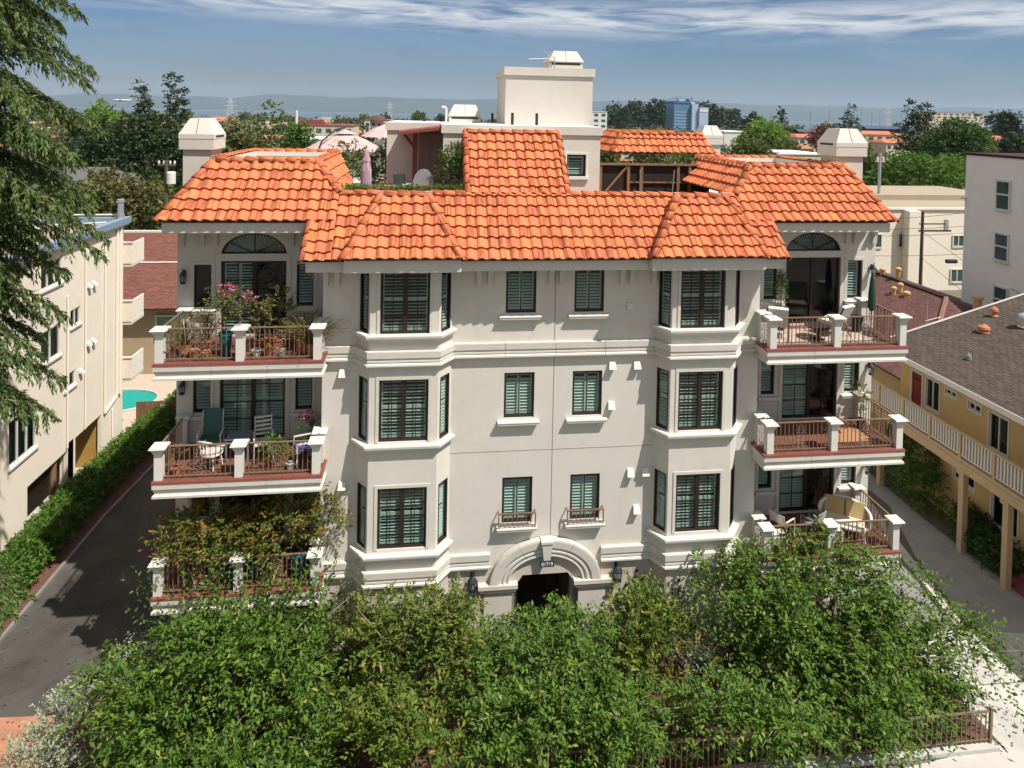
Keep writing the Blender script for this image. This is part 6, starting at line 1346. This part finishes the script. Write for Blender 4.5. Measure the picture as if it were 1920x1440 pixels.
BG = [
 ('round','lime green round crown beyond the cedar at far left',190,188,105,95,lf_bright,201), ('pine','dark ragged pine standing tallest left of the left chimney',330,140,92,85,lf_dark,202), ('pine','dark smaller pine just left of the tallest ragged pine',268,158,75,90,lf_dark,203),
 ('round','broad dark cypress mass behind the left chimney',250,218,245,62,lf_dark,204), ('round','dark crown between the cedar and the utility pole at left',165,222,150,66,lf_dark,205), ('round','light olive shrubby tree behind the shingled house roof',215,318,190,46,lf_olive,206),
 ('round','yellow green scrubby tree beside the left utility pole',290,335,90,50,lf_lime,207), ('round','olive tree directly right of the left chimney',445,226,120,58,lf_olive,208), ('cone','green conifer behind the left tiled wing',510,178,125,75,lf_mid,209), ('round','bright edge crown at the foot of the green conifer',555,225,60,72,lf_hedge,210),
 ('cone','small dark conifer behind the pink umbrella',690,226,52,70,lf_dark,211), ('round','small green tree before the red roofed store',628,262,70,110,lf_mid,212), ('round','single round tree on the bay shore behind the deck storey',782,212,22,420,lf_mid,213),
 ('round','olive tree left of the far chimney on the right',1225,238,70,120,lf_olive,215), ('round','mid green tree behind the far chimney on the right',1290,250,60,130,lf_mid,216), ('round','low green tree beside the lift tower on the right',1140,262,55,90,lf_mid,217),
 ('round','bright green tree right of the far chimney',1428,222,98,150,lf_bright,218), ('round','dark green tree in front of the bright green tree',1405,258,95,105,lf_mid,219), ('round','dark dome shaped tree on the skyline',1410,213,40,330,lf_dark,220), ('column','thin dark cypress on the skyline',1466,200,14,260,lf_dark,221),
 ('column','blue green poplar behind the right chimney',1596,198,36,200,lf_blue,222), ('round','reddish brown tree left of the right chimney',1545,232,50,210,lf_red,223), ('pine','tall dark pine with open top right of the right chimney',1728,194,135,110,lf_dark,224), ('round','heavy dark tree right of the open topped pine',1788,220,135,95,lf_deep,225),
 ('round','large bright green spreading tree above the cream siding block',1715,286,215,64,lf_hedge,226), ('round','green tree left of the large spreading tree',1640,285,60,72,lf_mid,227), ('column','dark narrow tree below the pale hilltop hotel',1832,214,30,240,lf_blue,228), ('round','dark tree at the far right skyline',1885,212,60,260,lf_dark,229),
 ('round','dark bushy tree above the right edge of the grey block',1900,250,70,150,lf_dark,230), ('round','grey green tree right of the heavy dark tree',1845,250,50,140,lf_olive,231), ('round','green tree between orange roofed apartments',1610,262,60,170,lf_mid,232), ('round','green tree behind the right wing roof',1480,262,70,130,lf_mid,233),
]
for kind, label, px, py, wpx, Y, m, seed in BG: bgtree(kind, label, px, py, wpx, Y, m, seed)
# wooded hill behind the blue office block: trees one can tell apart only as a dark line
g = random.Random(3)
for i in range(26):
    px = 1140+i*9.6+g.uniform(-4,4); top = 206-16*math.sin(PI*min(1,max(0,(px-1130)/240)))**.8+g.uniform(-4,6)
    bgtree('round', 'dark tree on the wooded knoll behind the blue office block', px, top, 26+g.uniform(-6,10), 560+g.uniform(-40,60), lf_dark, 300+i, group='trees on the wooded knoll', n=90)
# band of small trees among the far roofs
kinds = [('dark', lf_dark), ('mid green', lf_mid), ('olive', lf_olive)]
for i in range(165):
    Y = 140*math.exp(g.random()*1.9); px = g.uniform(-60,1980); p0 = at(px, 240, Y); d = dist(p0); kn, m = kinds[i % 3]
    h = g.uniform(4.5, 8.5); top = 212+(15.685-h)/d*FOC+.019*(px-960)
    if 560 < px < 735 and Y < 300: continue
    bgtree('round', f'small {kn} tree among the far rooftops', px, top, g.uniform(7,13)*FOC/d, Y, m, 400+i, group=f'small {kn} trees among the far rooftops', n=80)
sf = [lob(*[(g.uniform(-1,1)*900+60, 0, 2.4, g.uniform(6,16), g.uniform(5,10), g.uniform(2,4.2)) for _ in range(1)])[0] for __ in range(1)]
lobes = []
for i in range(420):
    Y = 230*math.exp(g.random()*1.55); X = -3.6+Y*.12+g.uniform(-.86,.86)*Y; lobes.append(((X,Y,1.5),(g.uniform(4,12),g.uniform(4,8),g.uniform(2.2,5.0))))
o = thing('distant_woods', 'mass of treetops between the far houses and the bay shore', 'trees', me=leaf_mesh('woods', *sprays(lobes, 9500, 5, 1.6, 3.0, .1, .2, 900, rin=.7, aspect=.7, flat=.4), lf_mid)); o['kind'] = 'stuff'

m_orroof = mat('orange_roof',(.42,.15,.075),.85,.2,.5); m_farw = mat('far_cream',(.52,.45,.35),.9,.05,.5); m_farwh = mat('far_white',(.62,.61,.58),.9,.05,.5); m_farg = mat('far_grey_roof',(.11,.11,.115),.9,.1,.5); m_solar = mat('solar_blue',(.06,.075,.13),.3)
def fhouse(name, label, px, py, wpx, hpx, Y, wall_, roof_, dep=10, flat=False, rows=0, cols=0, group=None, cat='house', rz=0, rp=.35):
    p = at(px, py, Y); d = dist(p); W = wpx*d/FOC; top = p.z; rh = 0 if flat else min(2.6, hpx*d/FOC*rp); t = thing(name, label, cat, (p.x,Y,0), rz, group); wt = max(2.2, top-rh)
    ob('wall', MB().box(-W/2,W/2,0,dep,0,wt), t, mat=wall_)
    if flat: ob('roof', MB().box(-W/2-.2,W/2+.2,-.2,dep+.2,wt+.001,wt+.35), t, mat=roof_)
    else: ob('roof', MB().add([(-W/2-.4,-.4,wt),(W/2+.4,-.4,wt),(W/2+.4,dep+.4,wt),(-W/2-.4,dep+.4,wt),(-W/2+rh,dep/2,wt+rh),(W/2-rh,dep/2,wt+rh)],[(0,1,5,4),(1,2,5),(2,3,4,5),(3,0,4),(0,3,2,1)]), t, mat=roof_)
    for r_ in range(rows):
        for c in range(cols):
            x = -W/2+W*(c+.5)/cols; z = wt-1.6-r_*3.0
            if z > .8: ob('window', MB().box(x-W/cols*.27,x+W/cols*.27,-.06,-.002,z-.7,z+.7), t, mat=bpy.data.materials['far_glass'])
    return t
fhouse('store', 'long cream store with red parapet left of the deck storey', 607, 236, 108, 40, 210, m_farw, m_red, 18, True, 1, 6, cat='building'); fhouse('store_annex', 'low pale building in front of the long cream store', 600, 262, 95, 30, 150, m_farwh, m_roofwhite, 12, True, 1, 5, cat='building')
p = at(607,225,214); ob('upper_parapet', MB().box(-9,0,0,1,p.z-2.2,p.z), thing('store_sign_band', 'dark red upper parapet above the long cream store', 'building', (p.x,214,0)), mat=m_red); p = at(556,207,213); thing('store_mast', 'white sign mast at the left end of the cream store', 'mast', (p.x,213,0), me=MB().path([(0,0,0),(0,0,p.z)],.5,6), mat=m_farwh)
fhouse('hall', 'white hall with dark domed roof left of the deck storey', 706, 226, 44, 36, 260, m_farwh, m_farg, 14, True, 2, 4, cat='building'); p = at(708,215,263); thing('dome_roof', 'dark brown domed roof above the white hall', 'roof', (p.x,263,p.z-3.6), me=MB().lathe([(4.2,0),(3.9,1.6),(2.6,2.9),(.1,3.5)],14), mat=mat('dome_brown',(.10,.05,.04),.8))
fhouse('white_office', 'white office with dark window band right of the lift tower', 1118, 210, 42, 46, 330, m_farwh, m_farwh, 16, True, 3, 3, cat='building')
p = at(1294,194,480); d = dist(p); W = 62*d/FOC; t = thing('blue_office_tower', 'blue glass office tower with white edge on the skyline', 'building', (p.x-W/2,480,0)); m_bg1 = mat('blue_glass',(.10,.19,.30),.15,.1,1.0); m_bg2 = mat('pale_blue_panel',(.34,.43,.58),.5)
ob('tower', MB().box(0,W*.52,0,18,0,p.z), t, mat=m_bg1); ob('stair_core', MB().box(W*.521,W*.72,-3,18,0,p.z-.5), t, mat=m_bg2); ob('side_wing', MB().box(W*.721,W,-5,16,0,p.z-3), t, mat=m_bg2); ob('crown_band', MB().box(-.4,W*.53,-.4,18.4,p.z+.001,p.z+1.6), t, mat=mat('blue_band',(.05,.14,.30),.5))
for k in range(9): ob('floor_band', MB().box(.2,W*.515,-.12,-.005,k*2.35+1.0,k*2.35+1.5), t, mat=m_bg2)
ob('sign_band', MB().box(W*.73,W*.99,-5.2,-5.005,p.z-6.5,p.z-4.5), t, mat=m_farwh); ob('rooftop_plant', MB().box(W*.2,W*.4,4,9,p.z+1.601,p.z+3.6), t, mat=m_bg2); ob('rooftop_plant', MB().box(W*.6,W*.72,4,9,p.z-.499,p.z+1.4), t, mat=m_bg2)
for i, (px, py, w_) in enumerate(((1535,252,80),(1650,246,85),(1690,262,60),(1500,272,55),(1870,255,70),(1905,262,50))):
    fhouse('apartment_row', ['orange roofed apartment row with solar panels left of the right chimney','orange roofed apartment row with solar panels right of the right chimney','cream apartment block in front of the solar panelled row','low orange roofed house behind the bright green tree','cream apartments with orange roofs above the grey block','orange roofed house at the far right edge'][i], px, py, w_, 18, 230-i*9, m_farw, m_orroof, 12, False, 1, 5)
for i, (px, py) in enumerate(((1530,244),(1655,238))):
    p = at(px, py, 262); thing('solar_array', ['blue solar panels on the apartment row left of the right chimney','blue solar panels on the apartment row right of the right chimney'][i], 'solar panels', (p.x,262,p.z-.9), me=MB().add([(-9,-1.5,0),(9,-1.5,0),(9,1.5,1.3),(-9,1.5,1.3)],[(0,1,2,3)]).box(-9,9,1.4,1.5,-6,1.2), mat=m_solar)
fhouse('hotel', 'pale terraced hotel with red roofs on the right skyline', 1795, 212, 112, 16, 600, m_farw, m_orroof, 20, True, 2, 9, cat='building')
fhouse('white_shed', 'white flat roofed building behind the far right chimney', 1378, 248, 42, 30, 170, m_farwh, m_roofwhite, 12, True, cat='building')
fhouse('flat_roof_block', 'low white roofed building right of the dark green tree', 1500, 290, 90, 14, 110, m_farw, m_roofwhite, 12, True, cat='building'); fhouse('maroon_roof_house', 'house with dark maroon gable roof above the cream siding block', 1672, 352, 34, 60, 58, m_farwh, m_shr, 8, False, rp=.3)
cols_ = [('orange', m_orroof), ('grey', m_farg), ('white', m_roofwhite)]
for i in range(125):
    Y = 150*math.exp(g.random()*1.85); px = g.uniform(-40,1960); d = dist(at(px,240,Y)); h = g.uniform(3.5,6.5); cn, rf = cols_[[0,0,1,2][i % 4]]
    fhouse('distant_house', f'small far house with {cn} roof', px, 212+(15.685-h)/d*FOC+.019*(px-960), g.uniform(9,18)*FOC/d, 14, Y, m_farw if i % 2 else m_farwh, rf, g.uniform(8,14), cn == 'white', 1 if Y < 260 else 0, 3, group=f'far houses with {cn} roofs', rz=g.uniform(-.2,.2))
# pylons, light masts, airliner
def pylon(label, px, py, Y, w_):
    p = at(px, py, Y); H = p.z; mb = MB()
    for sx in (-1,1):
        for sy in (-1,1): mb.path([(sx*w_/2,sy*w_/2,0),(sx*w_*.22,sy*w_*.22,H*.7),(sx*w_*.12,sy*w_*.12,H)],.13,4)
    for k in range(9):
        z0, z1 = H*k/9, H*(k+1)/9; r0, r1 = w_/2*(1-.75*k/9), w_/2*(1-.75*(k+1)/9)
        for sy in (-1,1): mb.path([(-r0,sy*r0,z0),(r1,sy*r1,z1)],.09,3); mb.path([(r0,sy*r0,z0),(-r1,sy*r1,z1)],.09,3)
    t = thing('lattice_pylon', label, 'pylon', (p.x,Y,0)); ob('mast', mb, t, mat=m_farwh); ob('crossarm', MB().box(-w_*.8,w_*.8,-.15,.15,H*.72,H*.735).box(-w_*.65,w_*.65,-.15,.15,H*.86,H*.875), t, mat=m_farwh)
pylon('wide lattice pylon between the left chimney and the green conifer', 432, 184, 640, 7.5); pylon('lattice pylon above the white hall', 731, 191, 900, 6); pylon('thin lattice pylon on the right skyline', 1666, 196, 900, 8)
for i, px in enumerate((1445,1520,1555,1615,1635,1650,1690,1710)): p = at(px, 213-2*(i % 3), 800); thing('light_mast', 'thin light mast on the right skyline', 'light pole', (p.x,800,0), 0, 'light masts on the right skyline', MB().path([(0,0,0),(0,0,p.z)],.18,4).box(-1.6,1.6,-.2,.2,p.z,p.z+.3), m_farg)
p = at(229, 188, 1400); t = thing('airliner', 'white airliner descending low over the bay at left', 'aeroplane', p, RAD(-8)); L_ = 36
ob('fuselage', MB().path([(-L_/2,0,-.2),(-L_/2+2,0,0),(-L_*.3,0,0),(L_*.3,0,0),(L_/2,0,.8)],[.4,1.7,1.9,1.9,.4],9), t, mat=m_white, smooth=True); ob('tail_fin', MB().add([(L_*.36,-.1,1.2),(L_*.5,-.1,1.2),(L_*.54,-.1,6),(L_*.48,-.1,6),(L_*.36,.1,1.2),(L_*.5,.1,1.2),(L_*.54,.1,6),(L_*.48,.1,6)],[(0,1,2,3),(7,6,5,4),(0,4,5,1),(1,5,6,2),(2,6,7,3),(3,7,4,0)]), t, mat=m_white)
for sy in (-1,1): ob('wing', MB().add([(-4,sy*1.5,-.6),(3,sy*1.5,-.6),(6,sy*16,.8),(4,sy*16,.8),(-4,sy*1.5,-.3),(3,sy*1.5,-.3),(6,sy*16,.95),(4,sy*16,.95)],[(0,1,2,3),(7,6,5,4),(0,4,5,1),(1,5,6,2),(2,6,7,3),(3,7,4,0)]), t, mat=m_white); ob('engine', MB().path([(-4,sy*5,-1.6),(-1,sy*5,-1.5)],1.0,8), t, mat=m_farg)
# pole with transformer left of the building
p = at(318, 345, 40); t = thing('utility_pole', 'brown utility pole with pale transformer left of the tiled roof', 'utility pole', (at(312,330,40).x,40,0)); zt_ = at(312,300,40).z
ob('pole', MB().path([(0,0,0),(0,0,zt_)],.14,7), t, mat=m_bark); ob('transformer', MB().lathe([(.32,0),(.36,.05),(.36,.95),(.3,1.05)],12), t, (.42,-.1,at(318,345,40).z), mat=m_white); ob('crossarm', MB().box(-.7,.7,-.07,.07,zt_-.5,zt_-.35), t, mat=m_bark)
for x in (-.6,-.2,.3,.65): ob('insulator', MB().lathe([(.07,0),(.10,.15),(.05,.3)],6), t, (x,0,zt_-.349), mat=m_white)
t = thing('utility_pole', 'slim grey utility pole right of the tiled roof before the spreading tree', 'utility pole', (at(1650,300,44).x,44,0)); zt_ = at(1650,287,44).z; ob('pole', MB().path([(0,0,0),(0,0,zt_)],.15,7), t, mat=m_grey); ob('insulator', MB().box(-.5,.5,-.06,.06,zt_-.9,zt_-.8).box(-.35,-.2,-.1,.1,zt_-.79,zt_-.4).box(.25,.4,-.1,.1,zt_-.79,zt_-.4), t, mat=m_white)
# house roofs behind the cream block at the far left
fhouse('dark_roof_house', 'house with large dark grey roof seen through the cedar boughs', 60, 322, 270, 90, 48, m_farw, m_farg, 12, False, rp=.7)
# shrubs under the gallery
def ush(label, x, y, lobes, seed, m=lf_deep, n=260): tree('garden_shrub', label, (x,y,0), lob(*lobes), m, sprays(lob(*lobes), n, 9, .12, .4, seed=seed, up=.4), cat='shrub', h=1.2, r=.06, seed=seed)
ush('tall dense shrub under the gallery of the ochre apartments', 16.6, 6.6, [(0,0,1.6,.7,1.1,1.3),(0,1.4,1.2,.7,1.0,1.0),(-.1,-.9,.9,.6,.9,.8)], 171, lf_hedge, 1000); ush('low dark planting between the two front gallery posts', 16.6, 2.5, [(0,0,.5,.6,1.0,.5),(.1,1.0,.6,.5,.7,.6)], 172, lf_deep, 650); ush('dark shrubs at the back end of the gallery', 16.2, 10.5, [(0,0,.8,.8,1.6,.8),(.2,2.2,.9,.8,1.2,.9)], 173, lf_deep, 600)
step = thing('door_step', 'red painted step below the lower red door of the ochre apartments', 'step', (16.75,.55,0), me=MB().box(-.6,.38,-1.0,1.0,0,.18).box(-.2,.38,-.8,.8,.1801,.34), mat=m_red)
ush('dark conifer shrub in the yard between the cream block and the building', -13.2, 13, [(0,0,1.8,1.2,1.0,.9),(0,0,3.2,.9,.8,.8),(0,0,4.5,.6,.6,.8),(0,0,5.6,.35,.35,.7)], 174, lf_deep, 360)
ush('leafy hedge plant at the far end of the long hedge', -14.3, 15.5, [(0,0,1.0,1.2,1.0,.9)], 175, lf_hedge, 240)
# fallen leaves on the paving
gl_ = np.random.default_rng(77); n_ = 420; P_ = np.stack([np.concatenate([gl_.uniform(10.9,13.6,n_//2), gl_.uniform(-15.6,-12.2,n_//2)]), np.concatenate([gl_.uniform(-4.6,1.5,n_//2), gl_.uniform(-2.5,9,n_//2)]), np.full(n_,.02)], 1)
ob('fallen_leaves', leaf_mesh('fallen_leaves', P_, gl_.normal(size=(n_,3))*np.array([1,1,.1]), np.tile([0,0,1.0],(n_,1))+gl_.normal(size=(n_,3))*.2, gl_.uniform(.06,.12,n_), np.full(n_,.045), leaf_mat('dry_leaf',(.10,.065,.025),(.20,.13,.045),None,.1), .2), None, kind='stuff')
# hills across the bay
def hills(name, Y, prof, col, dep=900, seed=1):
    q = random.Random(seed); n = 260; vs = []; fs = []
    xs = np.linspace(-150, 2070, n); tops = np.interp(xs, [a for a, b in prof], [b for a, b in prof])
    for i, (px, py) in enumerate(zip(xs, tops)):
        py = py+1.2*math.sin(px*.021+seed)+.8*math.sin(px*.057+2*seed)+q.uniform(-.25,.25); p = at(px, py, Y); vs += [(p.x,Y-dep,-2),(p.x,Y-dep*.45,p.z*.55+q.uniform(-3,3)),(p.x,Y,p.z),(p.x,Y+300,-2)]
    for i in range(n-1):
        for k in range(3): fs.append((4*i+k,4*i+4+k,4*i+5+k,4*i+1+k))
    ob(name, MB().add(vs, fs), None, mat=mat(name, col, .95, .12, .004), kind='structure', smooth=True)
hills('hills', 8600, [(-150,182),(230,176),(350,181),(440,184),(530,177),(620,181),(700,182),(800,186),(950,190),(1110,191),(1200,195),(1270,190),(1330,199),(1500,205),(1700,206),(1900,211),(2070,213)], (.05,.066,.058), 900, 1)
hills('hills_far', 9600, [(-150,180),(300,181),(700,185),(1100,189),(1240,190),(1275,181),(1310,191),(1500,199),(2070,206)], (.05,.066,.062), 500, 4)
# air between here and the hills
hz = MB().box(-15000,15000,-60,10400,-1.5,330)
mh_ = bpy.data.materials.new('air'); mh_.use_nodes = True; nt = mh_.node_tree; nt.nodes.clear(); o_ = N(nt,'ShaderNodeOutputMaterial'); v_ = N(nt,'ShaderNodeVolumePrincipled'); v_.inputs['Color'].default_value = (.58,.76,1.0,1); v_.inputs['Density'].default_value = .000055; v_.inputs['Anisotropy'].default_value = 0.0
nt.links.new(v_.outputs[0], o_.inputs['Volume']); h_ = ob('haze', hz, None, mat=mh_, kind='stuff')
